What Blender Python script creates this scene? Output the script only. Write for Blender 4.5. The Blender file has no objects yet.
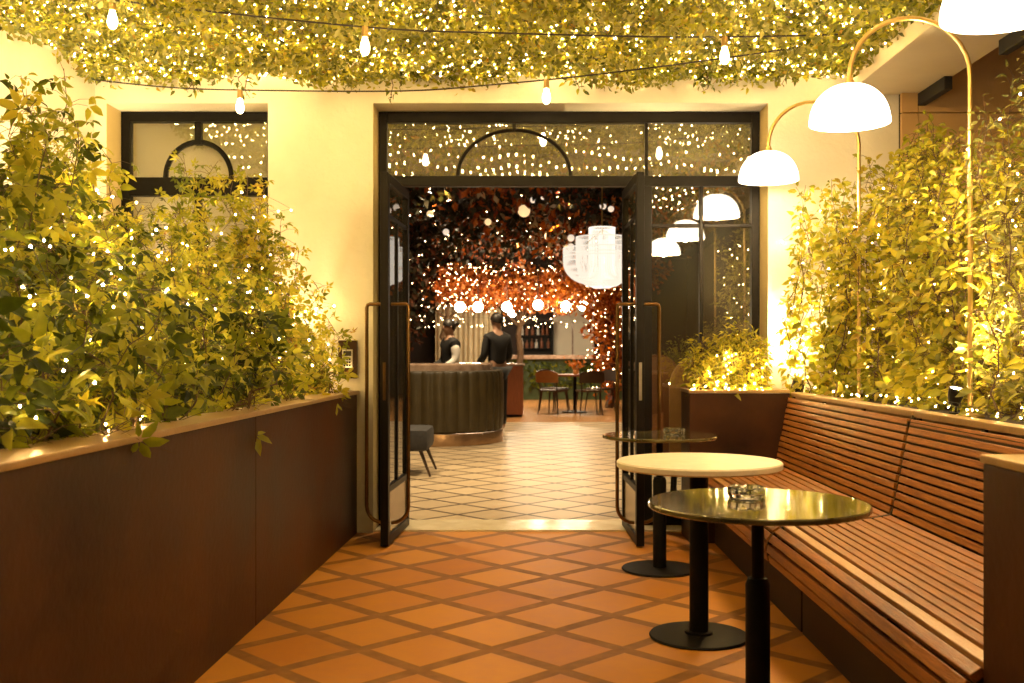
import bpy, math, random
import numpy as np
from mathutils import Vector, Matrix

S = bpy.context.scene
COL = S.collection
F, VX, VY, H = 1024.0, 527.0, 351.0, 1.2
PI = math.pi
rnd = random.Random(11)
NR = np.random.default_rng(5)


def P(px, py, Y):
    """pixel of the photograph + distance -> a point of the place (used to lay the scene out)"""
    return Vector(((px - VX) * Y / F, Y, H - (py - VY) * Y / F))


# ------------------------------------------------------------------ materials
def mat(name):
    m = bpy.data.materials.new(name)
    m.use_nodes = True
    nt = m.node_tree
    b = nt.nodes['Principled BSDF']
    return m, nt, b


def N(nt, t, **kw):
    n = nt.nodes.new(t)
    for k, v in kw.items():
        if k.startswith('i_'):
            n.inputs[k[2:].replace('_', ' ')].default_value = v
        else:
            setattr(n, k, v)
    return n


def ramp(nt, fac, stops, interp='LINEAR'):
    r = nt.nodes.new('ShaderNodeValToRGB')
    r.color_ramp.interpolation = interp
    e = r.color_ramp.elements
    while len(e) < len(stops):
        e.new(0.5)
    for el, (p, c) in zip(e, stops):
        el.position = p
        el.color = (*c, 1)
    nt.links.new(fac, r.inputs['Fac'])
    return r.outputs['Color']


def noisy(name, c0, c1, scale=6, rough=0.5, metallic=0.0, bump=0.0, bscale=60, stretch=None, spec=0.5, detail=5, coat=0.0,
          rough_var=0.0):
    m, nt, b = mat(name)
    L = nt.links
    tc = N(nt, 'ShaderNodeTexCoord')
    vec = tc.outputs['Object']
    if stretch:
        mp = N(nt, 'ShaderNodeMapping')
        mp.inputs['Scale'].default_value = stretch
        L.new(vec, mp.inputs['Vector'])
        vec = mp.outputs['Vector']
    nz = N(nt, 'ShaderNodeTexNoise', i_Scale=scale, i_Detail=detail, i_Roughness=0.6)
    L.new(vec, nz.inputs['Vector'])
    L.new(ramp(nt, nz.outputs['Fac'], [(0.3, c0), (0.7, c1)]), b.inputs['Base Color'])
    b.inputs['Roughness'].default_value = rough
    b.inputs['Metallic'].default_value = metallic
    b.inputs['Specular IOR Level'].default_value = spec
    b.inputs['Coat Weight'].default_value = coat
    b.inputs['Coat Roughness'].default_value = 0.08
    if rough_var:
        mr = N(nt, 'ShaderNodeMapRange')
        mr.inputs['To Min'].default_value = rough - rough_var
        mr.inputs['To Max'].default_value = rough + rough_var
        L.new(nz.outputs['Fac'], mr.inputs['Value'])
        L.new(mr.outputs['Result'], b.inputs['Roughness'])
    if bump:
        n2 = N(nt, 'ShaderNodeTexNoise', i_Scale=bscale, i_Detail=4)
        L.new(vec, n2.inputs['Vector'])
        bp = N(nt, 'ShaderNodeBump', i_Strength=bump, i_Distance=0.01)
        L.new(n2.outputs['Fac'], bp.inputs['Height'])
        L.new(bp.outputs['Normal'], b.inputs['Normal'])
    return m


def glow(name, col, strength):
    m, nt, b = mat(name)
    b.inputs['Base Color'].default_value = (*[min(1, c) for c in col], 1)
    b.inputs['Emission Color'].default_value = (*col, 1)
    b.inputs['Emission Strength'].default_value = strength
    b.inputs['Roughness'].default_value = 0.4
    return m


def glass(name, refl, tint=(1, 1, 1), rough=0.0, wavy=0.0, base=0.02, film=0.0):
    m, nt, b = mat(name)
    L = nt.links
    nt.nodes.remove(b)
    out = nt.nodes['Material Output']
    tr = N(nt, 'ShaderNodeBsdfTransparent')
    tr.inputs['Color'].default_value = (*tint, 1)
    gl = N(nt, 'ShaderNodeBsdfGlossy', i_Roughness=rough)
    fr = N(nt, 'ShaderNodeFresnel', i_IOR=1.5)
    ma = N(nt, 'ShaderNodeMath', operation='MULTIPLY_ADD')
    ma.inputs[1].default_value = refl
    ma.inputs[2].default_value = base
    ma.use_clamp = True
    L.new(fr.outputs[0], ma.inputs[0])
    mx = N(nt, 'ShaderNodeMixShader')
    L.new(ma.outputs[0], mx.inputs[0])
    L.new(tr.outputs[0], mx.inputs[1])
    L.new(gl.outputs[0], mx.inputs[2])
    L.new(mx.outputs[0], out.inputs['Surface'])
    if film:                                  # a thin pale diffuse film over the pane
        df = N(nt, 'ShaderNodeBsdfDiffuse')
        df.inputs['Color'].default_value = (0.55, 0.50, 0.34, 1)
        nd = N(nt, 'ShaderNodeTexNoise', i_Scale=4.0, i_Detail=6)
        mf = N(nt, 'ShaderNodeMath', operation='MULTIPLY')
        mf.inputs[1].default_value = film * 2
        L.new(nd.outputs['Fac'], mf.inputs[0])
        m2 = N(nt, 'ShaderNodeMixShader')
        L.new(mf.outputs[0], m2.inputs[0])
        L.new(mx.outputs[0], m2.inputs[1])
        L.new(df.outputs[0], m2.inputs[2])
        L.new(m2.outputs[0], out.inputs['Surface'])
    if wavy:
        tc = N(nt, 'ShaderNodeTexCoord')
        mp = N(nt, 'ShaderNodeMapping')
        mp.inputs['Scale'].default_value = (6, 1, 90)
        nz = N(nt, 'ShaderNodeTexNoise', i_Scale=1.0, i_Detail=2)
        bp = N(nt, 'ShaderNodeBump', i_Strength=wavy, i_Distance=0.004)
        L.new(tc.outputs['Object'], mp.inputs['Vector'])
        L.new(mp.outputs['Vector'], nz.inputs['Vector'])
        L.new(nz.outputs['Fac'], bp.inputs['Height'])
        L.new(bp.outputs['Normal'], gl.inputs['Normal'])
    return m


def leafmat(name, stops, trans=0.45, rough=0.45):
    """colour per leaf from the 'rnd' face attribute; light passes through the blade"""
    m, nt, b = mat(name)
    L = nt.links
    at = N(nt, 'ShaderNodeAttribute', attribute_name='rnd')
    tc = N(nt, 'ShaderNodeTexCoord')
    nz = N(nt, 'ShaderNodeTexNoise', i_Scale=35.0, i_Detail=2)
    L.new(tc.outputs['Object'], nz.inputs['Vector'])
    ad = N(nt, 'ShaderNodeMath', operation='MULTIPLY_ADD')
    L.new(nz.outputs['Fac'], ad.inputs[0])
    ad.inputs[1].default_value = 0.22
    L.new(at.outputs['Fac'], ad.inputs[2])
    sb = N(nt, 'ShaderNodeMath', operation='SUBTRACT', use_clamp=True)
    L.new(ad.outputs[0], sb.inputs[0])
    sb.inputs[1].default_value = 0.11
    c = ramp(nt, sb.outputs[0], stops)
    L.new(c, b.inputs['Base Color'])
    b.inputs['Roughness'].default_value = rough
    b.inputs['Specular IOR Level'].default_value = 0.4
    tl = N(nt, 'ShaderNodeBsdfTranslucent')
    br = N(nt, 'ShaderNodeMixRGB', blend_type='MULTIPLY')
    br.inputs['Fac'].default_value = 1
    br.inputs['Color2'].default_value = (1.7, 1.5, 0.7, 1)
    L.new(c, br.inputs['Color1'])
    L.new(br.outputs[0], tl.inputs['Color'])
    mx = N(nt, 'ShaderNodeMixShader')
    mx.inputs[0].default_value = trans
    L.new(b.outputs[0], mx.inputs[1])
    L.new(tl.outputs[0], mx.inputs[2])
    L.new(mx.outputs[0], nt.nodes['Material Output'].inputs['Surface'])
    return m


def lattice_mat(name, ox, oy, side, band, tile0, tile1, band0, band1, rough_t, rough_b, warp=0.01, bump=0.25, spec=0.5):
    """square tiles set diagonally with bands between them"""
    m, nt, b = mat(name)
    L = nt.links
    tc = N(nt, 'ShaderNodeTexCoord')
    wn = N(nt, 'ShaderNodeTexNoise', i_Scale=3.0, i_Detail=3)
    L.new(tc.outputs['Object'], wn.inputs['Vector'])
    va = N(nt, 'ShaderNodeVectorMath', operation='MULTIPLY_ADD')
    L.new(wn.outputs['Color'], va.inputs[0])
    va.inputs[1].default_value = (warp,) * 3
    L.new(tc.outputs['Object'], va.inputs[2])
    mp = N(nt, 'ShaderNodeMapping')
    mp.vector_type = 'POINT'
    # rotate by 45 degrees, scale to cells
    mp.inputs['Rotation'].default_value = (0, 0, PI / 4)
    mp.inputs['Scale'].default_value = (1 / side, 1 / side, 1)
    c, s = math.cos(PI / 4), math.sin(PI / 4)
    u, v = (c * ox / side - s * oy / side), (s * ox / side + c * oy / side)
    mp.inputs['Location'].default_value = (-u, -v, 0)
    L.new(va.outputs[0], mp.inputs['Vector'])
    sx = N(nt, 'ShaderNodeSeparateXYZ')
    L.new(mp.outputs['Vector'], sx.inputs[0])
    edges, floors = [], []
    for k in (0, 1):
        fr = N(nt, 'ShaderNodeMath', operation='FRACT')
        L.new(sx.outputs[k], fr.inputs[0])
        d = N(nt, 'ShaderNodeMath', operation='SUBTRACT')
        L.new(fr.outputs[0], d.inputs[0])
        d.inputs[1].default_value = 0.5
        a = N(nt, 'ShaderNodeMath', operation='ABSOLUTE')
        L.new(d.outputs[0], a.inputs[0])
        edges.append(a.outputs[0])
        fl = N(nt, 'ShaderNodeMath', operation='FLOOR')
        L.new(sx.outputs[k], fl.inputs[0])
        floors.append(fl.outputs[0])
    mxm = N(nt, 'ShaderNodeMath', operation='MAXIMUM')
    L.new(edges[0], mxm.inputs[0])
    L.new(edges[1], mxm.inputs[1])
    w = 0.5 - band / side / 2
    mr = N(nt, 'ShaderNodeMapRange', interpolation_type='SMOOTHSTEP')
    mr.inputs['From Min'].default_value = w - 0.016
    mr.inputs['From Max'].default_value = w + 0.016
    L.new(mxm.outputs[0], mr.inputs['Value'])
    cx = N(nt, 'ShaderNodeCombineXYZ')
    L.new(floors[0], cx.inputs[0])
    L.new(floors[1], cx.inputs[1])
    wh = N(nt, 'ShaderNodeTexWhiteNoise', noise_dimensions='2D')
    L.new(cx.outputs[0], wh.inputs['Vector'])
    n1 = N(nt, 'ShaderNodeTexNoise', i_Scale=9.0, i_Detail=6, i_Roughness=0.65)
    L.new(tc.outputs['Object'], n1.inputs['Vector'])
    mm = N(nt, 'ShaderNodeMath', operation='MULTIPLY_ADD')
    L.new(wh.outputs['Value'], mm.inputs[0])
    mm.inputs[1].default_value = 0.55
    ms = N(nt, 'ShaderNodeMath', operation='MULTIPLY_ADD')
    L.new(n1.outputs['Fac'], ms.inputs[0])
    ms.inputs[1].default_value = 0.9
    ms.inputs[2].default_value = -0.22
    L.new(ms.outputs[0], mm.inputs[2])
    ct = ramp(nt, mm.outputs[0], [(0.1, tile0), (0.9, tile1)])
    n2 = N(nt, 'ShaderNodeTexNoise', i_Scale=14.0, i_Detail=4)
    L.new(tc.outputs['Object'], n2.inputs['Vector'])
    cb = ramp(nt, n2.outputs['Fac'], [(0.3, band0), (0.7, band1)])
    mix = N(nt, 'ShaderNodeMixRGB')
    L.new(mr.outputs['Result'], mix.inputs['Fac'])
    L.new(ct, mix.inputs['Color1'])
    L.new(cb, mix.inputs['Color2'])
    L.new(mix.outputs[0], b.inputs['Base Color'])
    rr = N(nt, 'ShaderNodeMapRange')
    rr.inputs['To Min'].default_value = rough_t
    rr.inputs['To Max'].default_value = rough_b
    L.new(mr.outputs['Result'], rr.inputs['Value'])
    ra = N(nt, 'ShaderNodeMath', operation='MULTIPLY_ADD')
    L.new(n1.outputs['Fac'], ra.inputs[0])
    ra.inputs[1].default_value = 0.25
    L.new(rr.outputs['Result'], ra.inputs[2])
    L.new(ra.outputs[0], b.inputs['Roughness'])
    b.inputs['Specular IOR Level'].default_value = spec
    hb = N(nt, 'ShaderNodeMath', operation='MULTIPLY_ADD')
    L.new(n1.outputs['Fac'], hb.inputs[0])
    hb.inputs[1].default_value = 0.35
    L.new(mr.outputs['Result'], hb.inputs[2])
    bp = N(nt, 'ShaderNodeBump', i_Strength=bump, i_Distance=0.004)
    bp.invert = True
    L.new(hb.outputs[0], bp.inputs['Height'])
    L.new(bp.outputs['Normal'], b.inputs['Normal'])
    return m


WARM = (1.0, 0.76, 0.40)
M = {}
M['plaster'] = noisy('cream plaster', (0.65, 0.59, 0.46), (0.76, 0.70, 0.57), 1.6, 0.78, bump=0.35, bscale=38, detail=9)
M['reveal'] = noisy('ochre reveal', (0.60, 0.46, 0.20), (0.66, 0.52, 0.25), 3, 0.7, bump=0.2)
M['corten'] = noisy('brown metal', (0.014, 0.0042, 0.001), (0.064, 0.021, 0.0042), 2.2, 0.45, 0.0, bump=0.12, bscale=30, rough_var=0.12, detail=8, spec=0.28)
M['cap'] = noisy('bronze cap', (0.36, 0.23, 0.10), (0.48, 0.31, 0.14), 8, 0.34, 0.5, bump=0.1, rough_var=0.1)
M['wood'] = noisy('oiled hardwood', (0.17, 0.054, 0.010), (0.42, 0.165, 0.034), 9, 0.38, bump=0.25, bscale=30, stretch=(14, 1.0, 14), rough_var=0.1)
M['wood_highlight'] = noisy('slat with painted highlight', (0.42, 0.22, 0.075), (0.54, 0.30, 0.11), 9, 0.36, bump=0.2, bscale=30, stretch=(14, 1, 14))  # sheen on the seat nose, put into the colour of one slat
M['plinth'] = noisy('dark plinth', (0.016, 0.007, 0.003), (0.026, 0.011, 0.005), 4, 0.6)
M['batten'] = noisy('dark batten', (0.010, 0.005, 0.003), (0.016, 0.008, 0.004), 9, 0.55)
M['brass'] = noisy('aged brass', (0.66, 0.45, 0.16), (0.74, 0.53, 0.21), 12, 0.3, 1.0, rough_var=0.08)
M['black'] = noisy('black powder coat', (0.0035, 0.003, 0.0025), (0.006, 0.005, 0.004), 20, 0.5, bump=0.1, bscale=300, spec=0.15)
M['frame'] = noisy('dark bronze steel', (0.0045, 0.003, 0.002), (0.008, 0.005, 0.003), 9, 0.45, 0.0, spec=0.2)
M['handle'] = noisy('bronze tube', (0.14, 0.075, 0.025), (0.20, 0.11, 0.04), 12, 0.3, 0.9)
M['kick'] = noisy('bronze kick panel', (0.30, 0.22, 0.13), (0.38, 0.28, 0.17), 4, 0.25, 0.8)
M['steel'] = noisy('brushed steel', (0.5, 0.47, 0.42), (0.6, 0.57, 0.5), 20, 0.3, 0.9)
M['pane'] = glass('window glass', 1.15, (0.95, 0.96, 0.93), 0.0, 0.0, base=0.12, film=0.025)
M['transom'] = glass('reflective transom glass', 1.6, (0.80, 0.80, 0.72), 0.010, 0.010, base=0.22, film=0.16)
M['frosted'] = noisy('drawn cream blind', (0.70, 0.62, 0.45), (0.76, 0.68, 0.50), 2, 0.6)
M['terracotta'] = lattice_mat('terracotta paving', -0.665, 4.65, 0.374, 0.064, (0.38, 0.125, 0.010), (0.56, 0.25, 0.032),
                              (0.17, 0.066, 0.010), (0.26, 0.108, 0.021), 0.36, 0.5, warp=0.012)
M['hall_floor'] = lattice_mat('inlaid stone floor', 0.0, 8.0, 0.36, 0.034, (0.40, 0.30, 0.18), (0.54, 0.42, 0.26),
                              (0.035, 0.02, 0.012), (0.06, 0.035, 0.02), 0.26, 0.3, warp=0.0015, bump=0.08)
M['parquet'] = noisy('oak boards', (0.34, 0.16, 0.055), (0.5, 0.26, 0.10), 5, 0.25, bump=0.1, stretch=(1.0, 9, 1))
M['threshold'] = noisy('cream marble sill', (0.62, 0.52, 0.33), (0.74, 0.64, 0.44), 5, 0.2, rough_var=0.08)
M['cream_stone'] = noisy('cream stone', (0.70, 0.64, 0.50), (0.80, 0.74, 0.60), 14, 0.42, bump=0.05, bscale=120)
M['dark_marble'] = noisy('polished green marble', (0.030, 0.026, 0.010), (0.17, 0.145, 0.06), 5, 0.07, spec=0.9, coat=1.0, detail=9)
M['soil'] = noisy('potting soil', (0.02, 0.012, 0.007), (0.05, 0.032, 0.018), 25, 0.95, bump=0.8, bscale=70)
M['panel'] = noisy('tan cladding', (0.50, 0.31, 0.12), (0.58, 0.36, 0.15), 3, 0.7, bump=0.15)
M['beam'] = noisy('painted beam', (0.66, 0.56, 0.38), (0.72, 0.62, 0.43), 3, 0.6, bump=0.1)
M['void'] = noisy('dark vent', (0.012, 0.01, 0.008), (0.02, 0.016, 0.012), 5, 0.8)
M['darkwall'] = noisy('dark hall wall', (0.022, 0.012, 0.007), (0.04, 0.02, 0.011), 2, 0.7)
M['curtain'] = noisy('sheer curtain', (0.62, 0.52, 0.33), (0.76, 0.65, 0.43), 3, 0.8)
M['creampanel'] = noisy('cream wall panel', (0.76, 0.68, 0.52), (0.80, 0.72, 0.56), 3, 0.6)
M['leather'] = noisy('olive leather', (0.034, 0.024, 0.008), (0.052, 0.037, 0.013), 6, 0.36, bump=0.1)
M['copper'] = noisy('brushed copper', (0.45, 0.28, 0.16), (0.55, 0.36, 0.2), 5, 0.3, 0.9)
M['marbletop'] = noisy('veined marble top', (0.25, 0.16, 0.11), (0.50, 0.36, 0.27), 9, 0.2, detail=9)
M['redwood'] = noisy('red brown panel', (0.20, 0.06, 0.02), (0.28, 0.09, 0.032), 6, 0.4, stretch=(9, 9, 1))
M['greenfront'] = noisy('green glazed front', (0.035, 0.055, 0.022), (0.07, 0.10, 0.04), 6, 0.35)
M['darkcloth'] = noisy('black cloth', (0.004, 0.0035, 0.0035), (0.007, 0.006, 0.006), 9, 0.8)
M['whitecloth'] = noisy('white cotton', (0.62, 0.58, 0.52), (0.7, 0.66, 0.6), 9, 0.8)
M['skin'] = noisy('skin', (0.34, 0.19, 0.12), (0.39, 0.22, 0.14), 9, 0.5)
M['hair'] = noisy('dark hair', (0.010, 0.007, 0.005), (0.018, 0.012, 0.008), 40, 0.5)
M['charcoal'] = noisy('charcoal upholstery', (0.018, 0.017, 0.018), (0.03, 0.028, 0.028), 30, 0.85)
M['darkwood'] = noisy('dark stained wood', (0.03, 0.015, 0.008), (0.05, 0.025, 0.012), 9, 0.4)
M['tanback'] = noisy('tan leather', (0.36, 0.19, 0.075), (0.44, 0.24, 0.10), 7, 0.45)
M['brownback'] = noisy('brown leather', (0.16, 0.065, 0.03), (0.21, 0.09, 0.04), 7, 0.45)
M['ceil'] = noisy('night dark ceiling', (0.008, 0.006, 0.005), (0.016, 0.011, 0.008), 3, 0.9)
M['slab'] = noisy('concrete slab', (0.16, 0.13, 0.09), (0.22, 0.18, 0.13), 3, 0.85)
M['bark'] = noisy('vine bark', (0.07, 0.040, 0.018), (0.12, 0.07, 0.032), 40, 0.8)
M['wire'] = noisy('dark cable', (0.02, 0.014, 0.008), (0.03, 0.02, 0.012), 20, 0.6)
M['socket'] = noisy('lamp socket', (0.30, 0.19, 0.06), (0.38, 0.24, 0.08), 20, 0.4, 0.7)
m_, nt_, b_ = mat('clear moulded glass')
b_.inputs['Base Color'].default_value = (1, 0.98, 0.92, 1)
b_.inputs['Transmission Weight'].default_value = 1.0
b_.inputs['Roughness'].default_value = 0.05
M['ashglass'] = m_
M['fairy'] = glow('warm fairy bulb', (1.0, 0.66, 0.24), 105.0)
M['hallfairy'] = glow('hall fairy bulb', (1.0, 0.60, 0.26), 15.0)
M['edison'] = glow('filament bulb', (1.0, 0.72, 0.34), 16.0)
M['shade'] = glow('opal shade', (1.0, 0.84, 0.60), 1.6)
M['globe'] = glow('opal globe', (1.0, 0.80, 0.52), 22.0)
M['uplens'] = glow('uplight lens', (1.0, 0.80, 0.45), 60.0)
M['leafA'] = leafmat('creeper leaves', [(0.0, (0.022, 0.034, 0.005)), (0.22, (0.10, 0.13, 0.014)), (0.52, (0.28, 0.295, 0.034)),
                                        (0.93, (0.44, 0.39, 0.06)), (1.0, (0.24, 0.12, 0.03))], 0.56)
M['leafB'] = leafmat('shrub leaves', [(0.0, (0.055, 0.068, 0.008)), (0.34, (0.26, 0.27, 0.026)), (0.85, (0.40, 0.36, 0.04)),
                                      (1.0, (0.24, 0.15, 0.02))], 0.5)
M['leafC'] = leafmat('canopy leaves', [(0.0, (0.035, 0.045, 0.005)), (0.4, (0.20, 0.215, 0.020)), (0.85, (0.34, 0.33, 0.035)),
                                       (1.0, (0.22, 0.13, 0.02))], 0.45)
M['leafD'] = leafmat('fine pale leaves', [(0.0, (0.09, 0.10, 0.02)), (0.6, (0.20, 0.20, 0.05)), (1.0, (0.30, 0.28, 0.10))], 0.4)
M['autumn'] = leafmat('autumn leaves', [(0.0, (0.05, 0.014, 0.005)), (0.35, (0.24, 0.055, 0.008)), (0.7, (0.48, 0.14, 0.014)),
                                        (1.0, (0.46, 0.20, 0.06))], 0.35)
M['flowers'] = leafmat('hanging flowers', [(0.0, (0.005, 0.006, 0.003)), (0.50, (0.022, 0.018, 0.008)), (0.55, (0.12, 0.015, 0.006)),
                                           (0.68, (0.42, 0.10, 0.012)), (0.78, (0.46, 0.13, 0.02)), (0.82, (0.45, 0.38, 0.30)),
                                           (1.0, (0.22, 0.18, 0.15))], 0.25)
M['darkleaf'] = leafmat('dark red leaves', [(0.0, (0.010, 0.012, 0.005)), (0.6, (0.03, 0.02, 0.008)), (1.0, (0.12, 0.03, 0.012))], 0.25)


# ------------------------------------------------------------------ mesh tools
class MB:
    def __init__(self):
        self.v, self.f, self.mi = [], [], []
        self.cur = 0

    def add(self, vs, fs):
        o = len(self.v)
        self.v += [tuple(p) for p in vs]
        self.f += [tuple(o + i for i in f) for f in fs]
        self.mi += [self.cur] * len(fs)
        return self

    def box(self, x0, x1, y0, y1, z0, z1, b=0.0, mtx=None):
        """box; b > 0 chamfers its edges"""
        if b <= 0:
            vs = [(x, y, z) for x in (x0, x1) for y in (y0, y1) for z in (z0, z1)]
            fs = [(0, 1, 3, 2), (4, 6, 7, 5), (0, 4, 5, 1), (2, 3, 7, 6), (0, 2, 6, 4), (1, 5, 7, 3)]
        else:
            import bmesh
            bm = bmesh.new()
            bmesh.ops.create_cube(bm, size=1)
            for v in bm.verts:
                v.co = Vector((x0 if v.co.x < 0 else x1, y0 if v.co.y < 0 else y1, z0 if v.co.z < 0 else z1))
            bmesh.ops.bevel(bm, geom=bm.edges[:], offset=b, segments=2, profile=0.6, affect='EDGES')
            bm.verts.index_update()
            vs = [v.co.copy() for v in bm.verts]
            fs = [[v.index for v in f.verts] for f in bm.faces]
            bm.free()
        if mtx is not None:
            vs = [mtx @ Vector(p) for p in vs]
        return self.add(vs, fs)

    def tube(self, pts, r, n=8, cap=True, closed=False):
        pts = [Vector(p) for p in pts]
        k = len(pts)
        rs = r if isinstance(r, (list, tuple)) else [r] * k
        up = Vector((0.03, 0.02, 1))
        vs, fs = [], []
        prev = None
        for i, p in enumerate(pts):
            if closed:
                t = pts[(i + 1) % k] - pts[i - 1]
            else:
                t = pts[min(i + 1, k - 1)] - pts[max(i - 1, 0)]
            t.normalize()
            if prev is None:
                a = t.cross(up)
                if a.length < 1e-3:
                    a = t.cross(Vector((1, 0, 0)))
            else:
                a = prev - t * prev.dot(t)
            a.normalize()
            prev = a
            c = t.cross(a)
            for j in range(n):
                th = 2 * PI * j / n
                vs.append(p + (a * math.cos(th) + c * math.sin(th)) * rs[i])
        m = k if closed else k - 1
        for i in range(m):
            for j in range(n):
                i2 = (i + 1) % k
                fs.append((i * n + j, i * n + (j + 1) % n, i2 * n + (j + 1) % n, i2 * n + j))
        if cap and not closed:
            fs.append(tuple(range(n - 1, -1, -1)))
            fs.append(tuple((k - 1) * n + j for j in range(n)))
        return self.add(vs, fs)

    def lathe(self, prof, n=32, c=(0, 0, 0), scale=(1, 1)):
        vs, fs = [], []
        k = len(prof)
        for (r, z) in prof:
            for j in range(n):
                th = 2 * PI * j / n
                vs.append((c[0] + max(r, 1e-4) * math.cos(th) * scale[0], c[1] + max(r, 1e-4) * math.sin(th) * scale[1], c[2] + z))
        for i in range(k - 1):
            for j in range(n):
                fs.append((i * n + j, i * n + (j + 1) % n, (i + 1) * n + (j + 1) % n, (i + 1) * n + j))
        if prof[0][0] > 0.002:
            fs.append(tuple(range(n - 1, -1, -1)))
        if prof[-1][0] > 0.002:
            fs.append(tuple((k - 1) * n + j for j in range(n)))
        return self.add(vs, fs)

    def prism(self, poly, y0, y1):
        """polygon in (x, z) given depth along y"""
        k = len(poly)
        vs = [(x, y0, z) for x, z in poly] + [(x, y1, z) for x, z in poly]
        fs = [tuple(range(k)), tuple(range(2 * k - 1, k - 1, -1))]
        fs += [(i, i + k, (i + 1) % k + k, (i + 1) % k) for i in range(k)]
        return self.add(vs, fs)

    def build(self, name, m, parent=None, smooth=False, loc=None):
        me = bpy.data.meshes.new(name)
        me.from_pydata(self.v, [], self.f)
        for x in (m if isinstance(m, (list, tuple)) else [m]):
            me.materials.append(x)
        if any(self.mi):
            me.polygons.foreach_set('material_index', self.mi)
        if smooth:
            me.polygons.foreach_set('use_smooth', [True] * len(me.polygons))
            try:
                me.set_sharp_from_angle(angle=math.radians(38))
            except Exception:
                pass
        me.update()
        o = bpy.data.objects.new(name, me)
        COL.objects.link(o)
        if parent is not None:
            o.parent = parent
        if loc is not None:
            o.location = loc
        return o


def tag(o, label=None, cat=None, group=None, kind=None):
    if label:
        o['label'] = label
    if cat:
        o['category'] = cat
    if group:
        o['group'] = group
    if kind:
        o['kind'] = kind
    return o


def thing(name, label, cat, loc=(0, 0, 0), rz=0, group=None):
    o = bpy.data.objects.new(name, None)
    COL.objects.link(o)
    o.location = loc
    o.rotation_euler = (0, 0, rz)
    return tag(o, label, cat, group)


def copy_tree(o, parent=None):
    c = o.copy()
    COL.objects.link(c)
    if parent is not None:
        c.parent = parent
    for ch in list(o.children):
        copy_tree(ch, c)
    return c


def lamp(name, kind, loc, energy, col, parent=None, **kw):
    d = bpy.data.lights.new(name, kind)
    d.energy = energy
    d.color = col
    for k, v in kw.items():
        setattr(d, k, v)
    o = bpy.data.objects.new(name, d)
    COL.objects.link(o)
    o.location = loc
    if parent is not None:
        o.parent = parent
    return o


def aim(o, d):
    o.rotation_euler = Vector(d).to_track_quat('-Z', 'Y').to_euler()


# leaf templates ---------------------------------------------------
def leaflet(ang=0.0, ln=1.0, w=0.42, fold=0.10, droop=0.18, off=0.0):
    ys = [0.0, 0.30, 0.66, 1.0]
    ws = [0.0, 0.5 * w, 0.42 * w, 0.0]
    mid = [(0, y, -droop * y * y) for y in ys]
    l = [(-ws[i], ys[i], fold - droop * ys[i] ** 2) for i in (1, 2)]
    r = [(ws[i], ys[i], fold - droop * ys[i] ** 2) for i in (1, 2)]
    v = np.array(mid + l + r) * ln
    v[:, 1] += off
    c, s = math.cos(ang), math.sin(ang)
    x, y = v[:, 0] * c + v[:, 1] * s, -v[:, 0] * s + v[:, 1] * c
    v[:, 0], v[:, 1] = x, y
    f = [(0, 6, 1), (1, 6, 7, 2), (2, 7, 3), (0, 1, 4), (1, 2, 5, 4), (2, 3, 5)]
    return v, f


def join(parts):
    vs, fs, o = [], [], 0
    for v, f in parts:
        vs.append(v)
        fs += [tuple(i + o for i in q) for q in f]
        o += len(v)
    return np.vstack(vs), fs


T_CREEPER = join([leaflet(math.radians(a), l, 0.42, 0.10, 0.34, 0.10) for a, l in ((-104, .55), (-54, .85), (0, 1.0), (54, .85), (104, .55))])
T_CREEPER3 = join([leaflet(math.radians(a), l, 0.50, 0.12, 0.36, 0.10) for a, l in ((-72, .75), (0, 1.0), (72, .75))])
T_OVAL = leaflet(0, 1, 0.50, 0.12, 0.34)
T_LONG = leaflet(0, 1, 0.34, 0.09, 0.42)
T_SMALL = (np.array([(0, 0, 0), (-.26, .5, .07), (.26, .5, .07), (0, 1, -.12)]), [(0, 2, 3), (0, 3, 1)])


def norm(a):
    return a / np.maximum(np.linalg.norm(a, axis=1, keepdims=True), 1e-9)


def leaves(name, tmpl, pos, dr, nm, size, m, parent=None, shade=None, loc=None):
    tv, tf = tmpl
    n, k = len(pos), len(tv)
    y = norm(np.asarray(dr, float))
    z = np.asarray(nm, float)
    z = norm(z - y * (z * y).sum(1, keepdims=True) + 1e-6)
    x = np.cross(y, z)
    size = np.asarray(size).reshape(n, 1, 1)
    V = (tv[None, :, 0, None] * x[:, None, :] + tv[None, :, 1, None] * y[:, None, :] + tv[None, :, 2, None] * z[:, None, :]) * size + np.asarray(pos)[:, None, :]
    V = V.reshape(-1, 3)
    lens = np.array([len(f) for f in tf])
    flat = np.concatenate([np.array(f) for f in tf])
    loops = (flat[None, :] + (np.arange(n) * k)[:, None]).ravel()
    tot = np.tile(lens, n)
    start = np.concatenate([[0], np.cumsum(tot)[:-1]])
    me = bpy.data.meshes.new(name)
    me.vertices.add(len(V))
    me.vertices.foreach_set('co', V.astype(np.float32).ravel())
    me.loops.add(len(loops))
    me.loops.foreach_set('vertex_index', loops.astype(np.int32))
    me.polygons.add(len(tot))
    me.polygons.foreach_set('loop_start', start.astype(np.int32))
    me.polygons.foreach_set('loop_total', tot.astype(np.int32))
    me.update(calc_edges=True)
    if shade is None:
        shade = NR.random(n)
    at = me.attributes.new('rnd', 'FLOAT', 'FACE')
    at.data.foreach_set('value', np.repeat(np.clip(shade, 0, 1), len(tf)).astype(np.float32))
    me.materials.append(m)
    o = bpy.data.objects.new(name, me)
    COL.objects.link(o)
    if parent is not None:
        o.parent = parent
    if loc is not None:
        o.location = loc
    return o


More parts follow.
